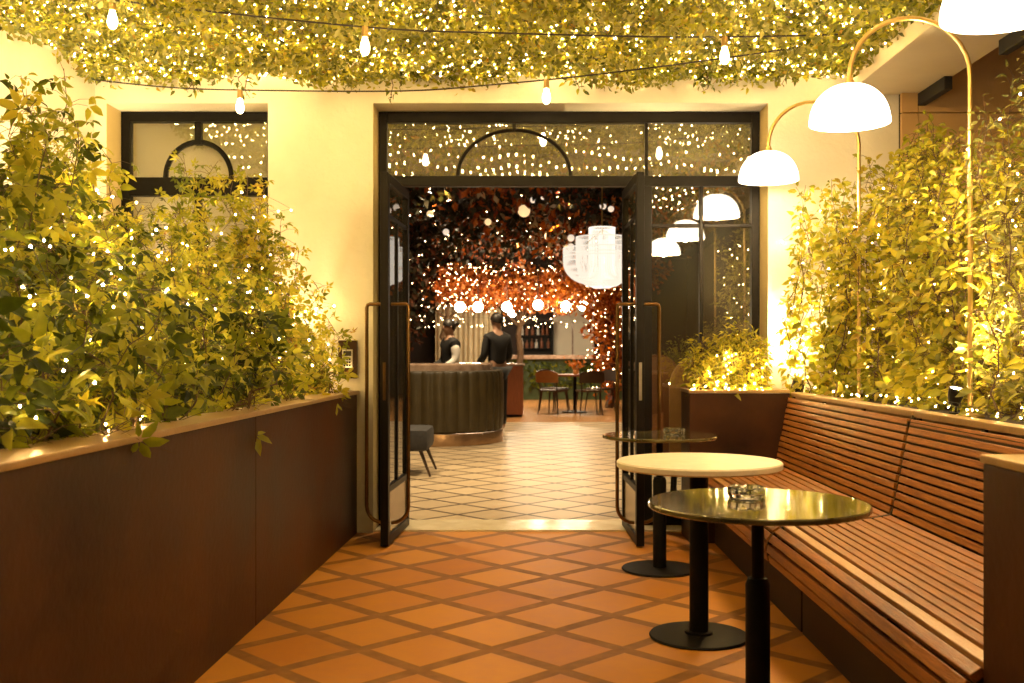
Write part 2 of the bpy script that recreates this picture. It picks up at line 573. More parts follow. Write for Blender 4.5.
def vine_path(p0, p1, wander=0.08, n=14, sag=0.0):
    p0, p1 = np.array(p0, float), np.array(p1, float)
    t = np.linspace(0, 1, n)
    base = p0 + (p1 - p0) * t[:, None]
    w = np.cumsum(NR.normal(0, 1, (n, 3)), 0)
    w -= w[0] + (w[-1] - w[0]) * t[:, None]
    base += w * wander / math.sqrt(n) * 1.6
    base[:, 2] += -sag * np.sin(t * PI * 0.5) ** 6
    return base


def plant(name, label, cat, vines, tmpl, m, leafsize, per_m=26, reach=0.14, face=(0, -0.4, 0.7), jitter=0.75, loc=(0, 0, 0), stem_r=0.004,
          group=None, shade=(0, 1), droop=0.25, leafname='foliage', rim=None):
    root = thing(name, label, cat, loc, group=group)
    mb = MB()
    pos, dr, nm, sz = [], [], [], []
    fc = np.array(face, float)
    for path in vines:
        path = np.asarray(path)
        k = len(path)
        mb.tube([Vector(q) for q in path], [stem_r * (1 - 0.7 * i / k) for i in range(k)], 5)
        seg = np.linalg.norm(np.diff(path, axis=0), axis=1)
        L = seg.sum()
        cnt = max(4, int(L * per_m))
        cum = np.concatenate([[0], np.cumsum(seg)])
        s = np.sort(NR.random(cnt)) * L
        for si in s:
            i = min(np.searchsorted(cum, si) - 1, k - 2)
            i = max(i, 0)
            q = path[i] + (path[i + 1] - path[i]) * ((si - cum[i]) / max(seg[i], 1e-6))
            tip = si / L
            d = NR.normal(0, 1, 3)
            d[2] = d[2] * 0.6 + 0.1
            d /= np.linalg.norm(d)
            rch = reach * (0.35 + 0.9 * NR.random()) * (1.0 - 0.45 * tip)
            e = q + d * rch
            if rch > 0.05:
                mb.tube([Vector(q), Vector((q + e) / 2 + np.array([0, 0, 0.012])), Vector(e)], [stem_r * .35, stem_r * .3, stem_r * .2], 3, cap=False)
            pos.append(e)
            dd = d * 0.9 + NR.normal(0, 0.35, 3)
            dd[2] -= droop
            dr.append(dd)
            nn = fc + NR.normal(0, jitter, 3)
            nm.append(nn)
            sz.append(leafsize * (0.5 + 0.8 * NR.random()) * (1 - 0.35 * tip))
    mb.build('stem', M['bark'], root)
    if rim is not None:
        keep = [k for k, q in enumerate(pos) if not (rim(q) and NR.random() < 0.88)]
        pos, dr, nm, sz = [pos[k] for k in keep], [dr[k] for k in keep], [nm[k] for k in keep], [sz[k] for k in keep]
    n = len(pos)
    sh = shade[0] + (shade[1] - shade[0]) * NR.random(n)
    leaves(leafname, tmpl, np.array(pos), np.array(dr), np.array(nm), np.array(sz), m, root, sh)
    return root


# ------------------------------------------------------------------ camera, world
cam_d = bpy.data.cameras.new('camera')
cam = bpy.data.objects.new('camera', cam_d)
COL.objects.link(cam)
cam.location = (0, 0, H)
cam.rotation_euler = (PI / 2, 0, 0)
cam_d.lens = 36.0
cam_d.sensor_width = 36.0
cam_d.shift_x = -(VX - 512) / 1024
cam_d.shift_y = (VY - 341.5) / 1024
cam_d.clip_end = 400
cam_d.clip_start = 0.05
cam_d.dof.use_dof = True
cam_d.dof.focus_distance = 4.6
cam_d.dof.aperture_fstop = 4.5
S.camera = cam

w = bpy.data.worlds.new('World')
S.world = w
w.use_nodes = True
wn = w.node_tree
bg = wn.nodes['Background']
sky = wn.nodes.new('ShaderNodeTexSky')
sky.sky_type = 'NISHITA'
sky.sun_disc = False
sky.sun_elevation = math.radians(-4)
sky.sun_rotation = math.radians(200)
wn.links.new(sky.outputs[0], bg.inputs[0])
bg.inputs[1].default_value = 0.05
S.view_settings.view_transform = 'Standard'
S.view_settings.look = 'None'
S.view_settings.exposure = 2.72
S.view_settings.gamma = 1
S.view_settings.use_curve_mapping = False
S.cycles.use_denoising = True
try:
    S.cycles.denoiser = 'OPENIMAGEDENOISE'
    S.cycles.denoising_input_passes = 'RGB_ALBEDO_NORMAL'
    S.cycles.denoising_prefilter = 'ACCURATE'
except Exception:
    pass
S.cycles.use_light_tree = True
S.cycles.max_bounces = 6
S.cycles.diffuse_bounces = 3
S.cycles.glossy_bounces = 3
S.cycles.transmission_bounces = 4
S.cycles.transparent_max_bounces = 12
S.cycles.sample_clamp_indirect = 4.0
S.cycles.caustics_reflective = False
S.cycles.caustics_refractive = False

YW = 6.75          # face of the facade
XL, XR = -2.85, 2.42
ZC = 3.06

# ------------------------------------------------------------------ setting
mb = MB()
mb.add([(-9, -9, 0), (9, -9, 0), (9, 6.82, 0), (-9, 6.82, 0)], [(0, 1, 2, 3)])
tag(mb.build('terrace_floor', M['terracotta']), kind='structure')
mb = MB()
mb.add([(-200, -200, -0.05), (200, -200, -0.05), (200, 200, -0.05), (-200, 200, -0.05)], [(0, 1, 2, 3)])
tag(mb.build('ground', M['slab']), kind='structure')
mb = MB()
mb.box(-1.012, 1.587, 6.80, 7.22, -0.02, 0.012, 0.004)
tag(mb.build('threshold', M['threshold']), 'cream stone threshold under the double doors', 'threshold')
mb = MB()
mb.add([(-6, 7.06, 0.004), (4.4, 7.06, 0.004), (4.4, 17.2, 0.004), (-6, 17.2, 0.004)], [(0, 1, 2, 3)])
tag(mb.build('hall_floor', M['hall_floor']), kind='structure')
mb = MB()
mb.add([(-6, 17.2, 0.004), (4.4, 17.2, 0.004), (4.4, 28.2, 0.004), (-6, 28.2, 0.004)], [(0, 1, 2, 3)])
tag(mb.build('hall_floor', M['parquet']), kind='structure')
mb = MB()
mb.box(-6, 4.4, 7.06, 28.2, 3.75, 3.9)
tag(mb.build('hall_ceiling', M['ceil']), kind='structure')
mb = MB()
mb.box(-3.2, XR - 0.3, -4.0, YW - 0.003, ZC + 0.09, ZC + 0.25)
tag(mb.build('terrace_ceiling', M['slab']), kind='structure')


def wall_holes(x0, x1, z0, z1, y0, y1, holes):
    xs = sorted({x0, x1, *[h[0] for h in holes], *[h[1] for h in holes]})
    zs = sorted({z0, z1, *[h[2] for h in holes], *[h[3] for h in holes]})

    def solid(i, j):
        if i < 0 or j < 0 or i >= len(xs) - 1 or j >= len(zs) - 1:
            return False
        cx, cz = (xs[i] + xs[i + 1]) / 2, (zs[j] + zs[j + 1]) / 2
        return not any(h[0] < cx < h[1] and h[2] < cz < h[3] for h in holes)
    mb = MB()
    for i in range(len(xs) - 1):
        for j in range(len(zs) - 1):
            if not solid(i, j):
                continue
            a, b, c, d = xs[i], xs[i + 1], zs[j], zs[j + 1]
            mb.cur = 0
            mb.add([(a, y0, c), (b, y0, c), (b, y0, d), (a, y0, d)], [(0, 1, 2, 3)])
            mb.add([(a, y1, c), (b, y1, c), (b, y1, d), (a, y1, d)], [(3, 2, 1, 0)])
            for (di, dj, q) in ((-1, 0, [(a, y0, c), (a, y0, d), (a, y1, d), (a, y1, c)]), (1, 0, [(b, y0, c), (b, y1, c), (b, y1, d), (b, y0, d)]),
                                (0, -1, [(a, y0, c), (a, y1, c), (b, y1, c), (b, y0, c)]), (0, 1, [(a, y0, d), (b, y0, d), (b, y1, d), (a, y1, d)])):
                if not solid(i + di, j + dj):
                    mb.cur = 1 if dj >= 0 and 0 <= i + di < len(xs) - 1 else 0
                    mb.add(q, [(0, 1, 2, 3)])
            mb.cur = 0
    return mb


DOORH = (-1.015, 1.589, -0.1, 2.835)
WINH = (-2.772, -1.707, 0.75, 2.835)
fac = wall_holes(-6, 4.4, -0.1, 3.9, YW, YW + 0.34, [DOORH, WINH]).build('facade_wall', [M['plaster'], M['reveal']])
tag(fac, 'cream plaster wall pierced by the glazed double doors', 'wall')
mb = MB()
mb.box(XL - 0.2, XL, -4, YW - 0.002, -0.1, 3.3)
tag(mb.build('side_wall', M['plaster']), 'cream plaster side wall behind the tall creepers on the left', 'wall')

# right side: clad wall beyond the trough, beam above
wr = thing('clad_wall', 'tan panelled wall to the right behind the golden shrubs and slim lamp poles', 'wall')
xs_ = [XR + .03, 2.56, 2.90, 3.28, 3.66, 4.04, 4.4]
for k_, (a, b) in enumerate(zip(xs_[:-1], xs_[1:])):
    mb = MB()
    mb.box(a + .003, b - .003, YW - .05, YW - .004, 0, 2.755)
    mb.box(a + .003, b - .003, YW - .05, YW - .004, 2.763, 3.4)
    mb.build('wall_panel', M['panel'], wr)
mb = MB()
mb.box(XR + .03, 4.4, YW - .02, YW - .003, 0, 3.4)
mb.build('backing', M['void'], wr)
mb = MB()
mb.box(4.4, 4.6, -4, YW - .05, -.05, 3.6)
tag(mb.build('boundary_wall', M['panel']), 'tan boundary wall at the far right beyond the shrubs', 'wall')
for y0_, y1_, lb in ((6.28, 6.735, 'short dark bracket under the pale beam beside the facade'), (5.08, 5.56, 'dark bracket under the pale beam behind the middle lamp arc'), (3.9, 4.4, 'dark bracket under the pale beam nearest the camera')):
    mb = MB()
    mb.box(XR + .14, XR + .19, y0_, y1_, 2.805, 2.887, .004)
    tag(mb.build('beam_bracket', M['void']), lb, 'bracket', 'dark brackets under the beam')
mb = MB()
mb.box(2.10, XR + 0.2, -4.0, YW - 0.003, 2.889, 3.2, 0.006)
tag(mb.build('roof_beam', M['beam']), 'pale painted beam running along the edge of the leafy ceiling', 'beam')

# hall walls
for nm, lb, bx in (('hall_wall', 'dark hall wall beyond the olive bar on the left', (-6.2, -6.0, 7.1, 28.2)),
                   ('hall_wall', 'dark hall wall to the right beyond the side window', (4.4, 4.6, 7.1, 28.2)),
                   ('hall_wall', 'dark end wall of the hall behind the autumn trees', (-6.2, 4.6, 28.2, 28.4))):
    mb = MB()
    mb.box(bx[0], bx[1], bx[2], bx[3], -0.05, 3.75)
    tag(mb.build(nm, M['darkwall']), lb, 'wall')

# ------------------------------------------------------------------ door set
YF = 6.98
YG = 7.02
ds = thing('door_frame', 'dark steel door frame with arched transom light and fixed side pane', 'door frame', (0, YF, 0))


def bar(mb, x0, x1, z0, z1, y0=0.0, y1=0.07):
    mb.box(x0, x1, y0, y1, z0, z1, 0.004)


mb = MB()
bar(mb, -1.012, -0.955, 0.012, 2.832)
bar(mb, 1.532, 1.586, 0.012, 2.832)
bar(mb, -0.955, 1.532, 2.758, 2.832)
bar(mb, -0.955, 1.532, 2.325, 2.395)
bar(mb, 0.778, 0.853, 0.012, 2.325)
bar(mb, 0.853, 1.532, 0.012, 0.16)
mb.build('jambs', M['frame'], ds)
mb = MB()
bar(mb, -0.100, -0.074, 2.71, 2.758, 0.012, 0.058)
arc = []
for k in range(25):
    th = PI * k / 24
    arc.append((-0.087 + 0.385 * math.cos(th), 0.035, 2.396 + 0.315 * math.sin(th)))
mb.tube(arc, 0.0135, 6)
bar(mb, 0.805, 0.828, 2.395, 2.758, 0.012, 0.058)
mb.build('transom_bar', M['frame'], ds)
mb = MB()
bar(mb, 1.178, 1.204, 0.16, 2.325, 0.012, 0.058)
bar(mb, 0.853, 1.178, 2.045, 2.07, 0.012, 0.058)
bar(mb, 1.204, 1.532, 2.045, 2.07, 0.012, 0.058)
mb.build('glazing_bar', M['frame'], ds)
mb = MB()
mb.box(-0.955, 0.805, 0.032, 0.038, 2.395, 2.758)
mb.box(0.828, 1.532, 0.032, 0.038, 2.395, 2.758)
mb.build('transom_pane', M['transom'], ds)
mb = MB()
for xa, xb in ((0.853, 1.178), (1.204, 1.532)):
    mb.box(xa, xb, 0.032, 0.038, 0.16, 2.045)
    mb.box(xa, xb, 0.032, 0.038, 2.07, 2.325)
mb.build('side_pane', M['pane'], ds)


def door_leaf(label, hinge, rz, side):
    """leaf in local coordinates: runs along +x from its hinge"""
    W, T = 0.775, 0.048
    r = thing('door_leaf', label, 'door', hinge, rz)
    mb = MB()
    t0, t1 = -T / 2, T / 2
    mb.box(0, 0.05, t0, t1, 0.012, 2.29, 0.003)
    mb.box(W - 0.06, W, t0, t1, 0.012, 2.29, 0.003)
    mb.box(0.05, W - 0.06, t0, t1, 2.23, 2.29, 0.003)
    mb.box(0.05, W - 0.06, t0, t1, 0.012, 0.07, 0.003)
    mb.box(0.05, W - 0.06, t0 + .004, t1 - .004, 0.33, 0.37, 0.003)
    mb.box(0.05, W - 0.06, t0 + .008, t1 - .008, 2.02, 2.045, 0.002)
    mb.box(W / 2 - 0.012, W / 2 + 0.012, t0 + .009, t1 - .009, 0.37, 2.02, 0.002)
    lf = mb.build('leaf_frame', M['frame'], r)
    mb = MB()
    mb.box(0.05, W - 0.06, -0.012, 0.012, 0.07, 0.33)
    mb.build('kick_panel', M['kick'], r)
    mb = MB()
    mb.box(0.05, W / 2 - 0.012, -0.004, 0.004, 0.37, 2.02)
    mb.box(W / 2 + 0.012, W - 0.06, -0.004, 0.004, 0.37, 2.02)
    mb.box(0.05, W - 0.06, -0.004, 0.004, 2.045, 2.23)
    mb.build('glass_pane', M['pane'], r)
    for sd in (-1, 1):
        mb = MB()
        off = 0.13 * sd
        x = W - 0.105
        zt, zb = 1.49, 0.14
        pts = [(x, sd * T / 2, zt), (x, off - .02 * sd, zt), (x, off - .006 * sd, zt - .005), (x, off, zt - .022), (x, off, zb + .10)]
        for k in range(1, 7):
            a = PI / 2 * k / 6
            pts.append((x, off - sd * .10 * (1 - math.cos(a)), zb + .10 * (1 - math.sin(a))))
        pts.append((x, sd * T / 2, zb))
        mb.tube(pts, 0.0115, 8)
        mb.build('pull_handle', M['handle'], r, smooth=True)
    mb = MB()
    mb.box(W - 0.001, W + 0.003, -0.009, 0.009, 0.90, 1.13, 0.001)
    mb.build('lock_plate', M['handle'] if side < 0 else M['steel'], lf)
    return r


def leaf_at(label, hx, hy, nx, ny, side):
    return door_leaf(label, (hx, hy, 0), math.atan2(ny - hy, nx - hx), side)


leaf_at('left glazed door leaf swung out beside the planter wall', -0.828, 7.0, -0.868, 6.22, -1)
leaf_at('right glazed door leaf swung out behind the round tables', 0.672, 7.0, 0.690, 6.22, 1)

# left window
lw = thing('window', 'black framed window with a half round bar in its top light above the creepers', 'window', (0, YF, 0))
mb = MB()
X0, X1 = -2.768, -1.711
for a in ((X0, X0 + 0.06, 0.80, 2.83), (X1 - 0.06, X1, 0.80, 2.83), (X0 + .06, X1 - .06, 2.765, 2.83), (X0 + .06, X1 - .06, 2.26, 2.385), (X0 + .06, X1 - .06, 0.80, 0.87)):
    mb.box(a[0], a[1], 0, 0.07, a[2], a[3], 0.004)
xm = (198 - VX) * 7.0 / F
mb.box(xm - 0.022, xm + 0.022, 0.01, 0.06, 2.61, 2.765, 0.003)
mb.box(xm - 0.02, xm + 0.02, 0.01, 0.06, 0.87, 2.26, 0.003)
arc = []
for k in range(21):
    th = PI * k / 20
    arc.append((xm + 0.225 * math.cos(th), 0.035, 2.386 + 0.245 * math.sin(th)))
mb.tube(arc, 0.019, 6)
wf = mb.build('window_frame', M['black'], lw)
mb = MB()
mb.box(X0 + .06, X1 - .06, 0.030, 0.036, 2.385, 2.765)
mb.box(X0 + .06, X1 - .06, 0.030, 0.036, 0.87, 2.26)
mb.build('pane', M['pane'], wf)
mb = MB()
mb.box(X0 + .005, X1 - .005, 0.082, 0.09, 0.80, 2.83)
mb.build('blind', M['frosted'], lw)

# wall box beside the door
kp = thing('intercom', 'small brown intercom box with silver keypad on the plaster by the door', 'intercom', (-1.178, YW, 1.145))
mb = MB()
mb.box(-0.062, 0.062, -0.03, 0, -0.125, 0.125, 0.004)
mb.build('housing', M['corten'], kp)
mb = MB()
mb.box(-0.034, 0.034, -0.036, -0.029, -0.055, 0.065, 0.002)
fp = mb.build('face_plate', M['steel'], kp)
mb = MB()
for i in range(3):
    for j in range(3):
        mb.box(-0.024 + i * .017, -0.012 + i * .017, -0.040, -0.036, -0.045 + j * .02, -0.033 + j * .02, 0.001)
mb.build('keypad', M['black'], fp)
mb = MB()
mb.box(-0.026, 0.026, -0.039, -0.036, 0.022, 0.055)
mb.build('screen', M['void'], fp)

# ------------------------------------------------------------------ left planter (long, slightly skewed to the wall)
dirx = 0.0273
lp = thing('long_planter', 'long brown metal planter with bronze coping under the creepers', 'planter', (-1.12, YW - 0.004, 0), math.atan(-dirx))
# local: y runs back towards the camera as negative, x=0 inner face
PL = 8.5
mb = MB()
for y0, y1 in ((-2.28, -0.002), (-4.56, -2.284), (-6.8, -4.564), (-PL, -6.804)):
    mb.box(-0.04, 0.0, y0, y1, 0.0, 0.915, 0.003)
mb.build('front_panel', M['corten'], lp)
mb = MB()
mb.box(-0.17, 0.018, -PL, -0.002, 0.917, 0.940, 0.006)
mb.build('coping', M['cap'], lp)
mb = MB()
mb.add([(-1.9, -PL, 0.86), (-0.04, -PL, 0.86), (-0.04, -0.002, 0.86), (-1.9, -0.002, 0.86)], [(0, 1, 2, 3)])
mb.build('soil', M['soil'], lp)

# ------------------------------------------------------------------ benches
def profile_slats(mb, prof, y0, y1, width, gap, th, skip=None, tint=None):
    """boxes along y that follow a polyline in (x, z)"""
    pts = [Vector((p[0], 0, p[1])) for p in prof]
    seg = [(pts[i + 1] - pts[i]).length for i in range(len(pts) - 1)]
    L = sum(seg)
    s = width / 2
    idx = 0
    while s < L:
        acc = 0
        for i, sl in enumerate(seg):
            if acc + sl >= s:
                break
            acc += sl
        d = (pts[i + 1] - pts[i]).normalized()
        c = pts[i] + d * (s - acc)
        nrm = Vector((-d.z, 0, d.x))
        if nrm.z < -0.2:
            nrm = -nrm
        mtx = Matrix(((d.x, 0, nrm.x, c.x), (0, 1, 0, 0), (d.z, 0, nrm.z, c.z), (0, 0, 0, 1)))
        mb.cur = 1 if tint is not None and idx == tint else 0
        jy = rnd.uniform(-0.003, 0.003)
        jz = rnd.uniform(-0.0012, 0.0012)
        mb.box(-width / 2, width / 2, y0 + jy, y1 + jy, -th / 2 + jz, th / 2 + jz, 0.004, mtx)
        idx += 1
        s += width + gap
    mb.cur = 0


SEAT = [(1.545, .492), (1.40, .470), (1.25, .463), (1.14, .460), (1.092, .448), (1.058, .425), (1.035, .392), (1.028, .355), (1.036, .318)]
BACK = [(1.557, .506), (1.640, .925)]


def bench(label, y0, y1):
    r = thing('slatted_bench', label, 'bench', (1.3, (y0 + y1) / 2, 0), group='timber bench sections along the right wall')
    dy = (y0 + y1) / 2
    off = Matrix.Translation((-1.3, -dy, 0))

    def fin(mb, name, m):
        mb.v = [tuple(off @ Vector(p)) for p in mb.v]
        return mb.build(name, m, r)
    mb = MB()
    profile_slats(mb, SEAT, y0 + .004, y1 - .004, 0.034, 0.0085, 0.024, tint=10)
    fin(mb, 'seat', [M['wood'], M['wood_highlight']])
    mb = MB()
    profile_slats(mb, BACK, y0 + .004, y1 - .004, 0.0265, 0.0085, 0.020)
    fin(mb, 'backrest', M['wood'])
    mb = MB()
    mb.box(1.642, 1.72, y0, y1, 0.918, 0.944, 0.005)
    fin(mb, 'top_rail', M['cap'])
    mb = MB()
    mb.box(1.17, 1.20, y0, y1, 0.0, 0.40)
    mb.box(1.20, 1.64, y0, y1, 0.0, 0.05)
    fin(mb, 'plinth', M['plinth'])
    n = 3
    for k in range(n + 1):
        mb = MB()
        yy = y0 + (y1 - y0) * k / n
        yy = min(max(yy, y0 + 0.02), y1 - 0.02)
        lower = [(p[0] + 0.012, p[1] - 0.014) for p in SEAT]
        poly = [(1.20, 0.39), (1.20, 0.05), (1.60, 0.05), (1.664, 0.915), (1.652, 0.915), (1.575, 0.50)] + [(p[0], p[1] - 0.016) for p in SEAT[:4]] + [(1.10, 0.43), (1.075, 0.405), (1.055, 0.37), (1.055, 0.335)]
        mb.prism(poly, yy - 0.015, yy + 0.015)
        fin(mb, 'rib', M['batten'])
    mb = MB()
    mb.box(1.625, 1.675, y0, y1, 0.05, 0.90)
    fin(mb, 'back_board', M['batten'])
    return r


YB0, YB1, YBM = 2.42, 6.385, 4.36
b1 = bench('far section of the slatted timber bench against the brown planter box', YBM + .012, YB1 - 0.003)
b2 = bench('near section of the slatted timber bench ending at the dark end panel', YB0 + .003, YBM - .012)
tag(b1, group='timber bench sections along the right wall')
mb = MB()
path = [(1.575, .525)] + [(p[0] - 0.003, p[1] + 0.002) for p in SEAT]
mb.tube([(1.648, YBM, .925), (1.566, YBM, .53), (1.548, YBM, .497)] + [(p[0], YBM, p[1] - .004) for p in SEAT[1:]], 0.011, 6)
tag(mb.build('joint_strip', M['batten']), 'dark batten covering the joint between the two bench sections', 'batten')

# soil trough behind the bench
rt = thing('wall_planter', 'raised planting trough behind the slatted bench backrest', 'planter', (0, 0, 0))
mb = MB()
mb.add([(1.722, -1.5, .90), (XR - .003, -1.5, .90), (XR - .003, YW - .004, .90), (1.722, YW - .004, .90)], [(0, 1, 2, 3)])
mb.build('soil', M['soil'], rt)
mb = MB()
mb.box(1.722, 1.752, -1.5, YW - .004, .05, .936, .004)
mb.build('front_edge', M['cap'], rt)
mb = MB()
mb.box(XR - .003, XR + .03, -1.5, YW - .06, 0, .95, .004)
mb.build('back_board', M['corten'], rt)

# corner planter box and near end panel
def box_planter(name, label, cat, x0, x1, y0, y1, z1, soil=True, depthcap=0.0):
    r = thing(name, label, cat, ((x0 + x1) / 2, (y0 + y1) / 2, 0))
    hx, hy = (x1 - x0) / 2, (y1 - y0) / 2
    mb = MB()
    mb.box(-hx, hx, -hy, hy, 0, z1 - 0.022, 0.004)
    mb.build('body', M['corten'], r)
    mb = MB()
    e = 0.008
    if soil:
        t = 0.03
        mb.box(-hx - e, hx, -hy - e, -hy + t, z1 - 0.02, z1, 0.003)
        mb.box(-hx - e, -hx + t, -hy + t, hy, z1 - 0.02, z1, 0.003)
        mb.box(hx - t, hx, -hy + t, hy, z1 - 0.02, z1, 0.003)
    else:
        mb.box(-hx - e, hx, -hy - e, hy, z1 - 0.02, z1, 0.004)
    mb.build('rim', M['cap'], r)
    return r


box_planter('planter_box', 'square brown metal planter box holding the ferny bush beside the doors', 'planter', 1.016, 1.640, 6.39, YW - .006, 0.957)
box_planter('end_panel', 'dark brown metal end panel with bronze top at the near end of the bench', 'bench end', 1.075, 1.80, 2.20, 2.415, 0.957, soil=False)

# ------------------------------------------------------------------ tables
def table(label, x, y, rad, th, topm, stepped, edge_b):
    r = thing('cafe_table', label, 'table', (x, y, 0), group='round pedestal tables along the bench')
    zt = 0.74
    mb = MB()
    b = edge_b
    mb.lathe([(0.0, zt - th), (rad - b, zt - th), (rad, zt - th + b), (rad, zt - b), (rad - b, zt), (0.0, zt)], 64)
    tt = mb.build('tabletop', topm, r, smooth=True)
    mb = MB()
    z1 = zt - th
    if stepped:
        mb.lathe([(0.037, 0.016), (0.037, 0.49), (0.030, 0.508), (0.019, 0.512), (0.019, z1 - .014), (0.0, z1 - .014)], 24)
    else:
        mb.lathe([(0.060, 0.014), (0.058, 0.026), (0.040, 0.028), (0.039, z1 - .014), (0.0, z1 - .014)], 24)
    mb.build('column', M['black'], r, smooth=True)
    mb = MB()
    mb.lathe([(0.11, z1 - .014), (0.115, z1 - .0012), (0.0, z1 - .0012)], 24)
    mb.build('mounting_plate', M['black'], tt)
    mb = MB()
    mb.lathe([(0.205, 0.001), (0.208, 0.006), (0.204, 0.012), (0.07, 0.017), (0.0, 0.017)], 48)
    mb.build('base_plate', M['black'], r, smooth=True)
    return r


table('nearest round table with polished green marble top and stepped black pedestal', 0.703, 3.12, 0.332, 0.018, M['dark_marble'], True, 0.004)
table('middle round table with matt cream stone top on a black pedestal', 0.722, 4.30, 0.345, 0.030, M['cream_stone'], False, 0.006)
table('farthest round table with glossy dark top close to the open door', 0.728, 5.62, 0.315, 0.018, M['dark_marble'], True, 0.004)


def ashtray(label, x, y):
    mb = MB()
    prof = [(0.0, 0.0), (0.05, 0.0), (0.056, 0.006), (0.058, 0.03), (0.054, 0.034), (0.046, 0.031), (0.042, 0.014), (0.0, 0.012)]
    n = 32
    vs, fs = [], []
    for (rr, z) in prof:
        for j in range(n):
            th = 2 * PI * j / n
            q = rr * (1 + (0.05 * math.cos(th * 8) if rr > 0.04 else 0))
            notch = -0.008 if (z > 0.03 and j % 8 == 0) else 0
            vs.append((q * math.cos(th), q * math.sin(th), z + notch))
    k = len(prof)
    for i in range(k - 1):
        for j in range(n):
            fs.append((i * n + j, i * n + (j + 1) % n, (i + 1) * n + (j + 1) % n, (i + 1) * n + j))
    mb.add(vs, fs)
    tag(mb.build('ashtray', M['ashglass'], smooth=True, loc=(x, y, 0.7405)), label, 'ashtray', 'glass ashtrays on the tables')


ashtray('clear moulded glass ashtray on the nearest marble table', 0.69, 3.22)
ashtray('clear glass ashtray on the farthest table by the door', 0.815, 5.66)

# ------------------------------------------------------------------ arc lamps
SH_R, SH_Z = 0.178, 2.225


def arc_lamp(label, y):
    xs, xp = 1.455, 2.0
    r = thing('arc_lamp', label, 'lamp', (xp, y, 0.90), group='brass arc lamps along the bench planter')
    mb = MB()
    cx = (xs + xp) / 2 - xp
    R = (xp - xs) / 2
    zc = 2.44 - 0.90
    pts = [(0, 0, 0.0), (0, 0, 0.5), (0, 0, 1.0), (0, 0, zc - .1)]
    for k in range(0, 17):
        th = PI * k / 16
        pts.append((cx + R * math.cos(th), 0, zc + 0.262 * math.sin(th)))
    pts.append((xs - xp, 0, SH_Z + 0.198 - 0.90))
    mb.tube(pts, 0.0108, 10)
    mb.build('pole', M['brass'], r, smooth=True)
    mb = MB()
    mb.lathe([(0.0, 0.004), (0.06, 0.004), (0.06, 0.012), (0.02, 0.02), (0.0, 0.02)], 20)
    mb.build('foot', M['brass'], r)
    sx, sz = xs - xp, SH_Z - 0.90
    mb = MB()
    prof = []
    for k in range(15):
        a = PI / 2 * k / 14
        prof.append((SH_R * math.cos(a) ** 0.86 if k < 14 else 0.012, 0.178 * math.sin(a)))
    inner = [(max(p[0] - 0.005, 0.008), p[1] - 0.004 if p[1] > 0.01 else p[1]) for p in reversed(prof)]
    mb.lathe(prof + inner, 40, (sx, 0, sz))
    shd = mb.build('shade', M['shade'], r, smooth=True)
    mb = MB()
    mb.lathe([(0.018, 0.172), (0.022, 0.186), (0.016, 0.206), (0.0, 0.206)], 16, (sx, 0, sz))
    mb.build('cap', M['brass'], shd, smooth=True)
    mb = MB()
    prof = [(0.045 * math.sin(PI * k / 10), -0.045 * math.cos(PI * k / 10)) for k in range(11)]
    mb.lathe(prof, 16, (sx, 0, sz + 0.08))
    mb.build('bulb', M['edison'], shd, smooth=True)
    lamp('lamp_light', 'POINT', (sx, 0, sz + 0.02), 34, (1.0, 0.72, 0.34), r, shadow_soft_size=0.04)
    return r


arc_lamp('farthest brass arc lamp with white dome shade beside the door frame', 6.17)
arc_lamp('middle brass arc lamp with white dome shade, second from the doors', 4.62)
arc_lamp('nearest brass arc lamp, its white dome cut by the top of the picture', 3.14)

# ------------------------------------------------------------------ uplights
def uplight(label, x, y, z, target, energy, cone=100):
    r = thing('uplight', label, 'spotlight', (x, y, z), group='spotlights standing among the plants')
    d = (Vector(target) - Vector((x, y, z + 0.08))).normalized()
    q = d.to_track_quat('Z', 'Y').to_matrix().to_4x4()
    mb = MB()
    mb.tube([(0, 0, 0), (0, 0, 0.07)], 0.006, 6)
    mb.lathe([(0.03, 0.0), (0.03, 0.006), (0.0, 0.006)], 12)
    mb.build('spike', M['black'], r)
    c = MB()
    c.lathe([(0.0, -0.05), (0.024, -0.05), (0.034, -0.01), (0.036, 0.03), (0.031, 0.03), (0.031, 0.022), (0.0, 0.022)], 16)
    c.v = [tuple(q @ Vector(p) + Vector((0, 0, 0.09))) for p in c.v]
    hs = c.build('housing', M['black'], r)
    c = MB()
    c.lathe([(0.030, 0.024), (0.0, 0.027)], 16)
    c.v = [tuple(q @ Vector(p) + Vector((0, 0, 0.09))) for p in c.v]
    c.build('lens', M['uplens'], hs)
    l = lamp('beam', 'SPOT', Vector((0, 0, 0.09)) + d * 0.035, energy, (1.0, 0.74, 0.36), r, spot_size=math.radians(cone), spot_blend=0.9, shadow_soft_size=0.03)
    aim(l, d)
    return r


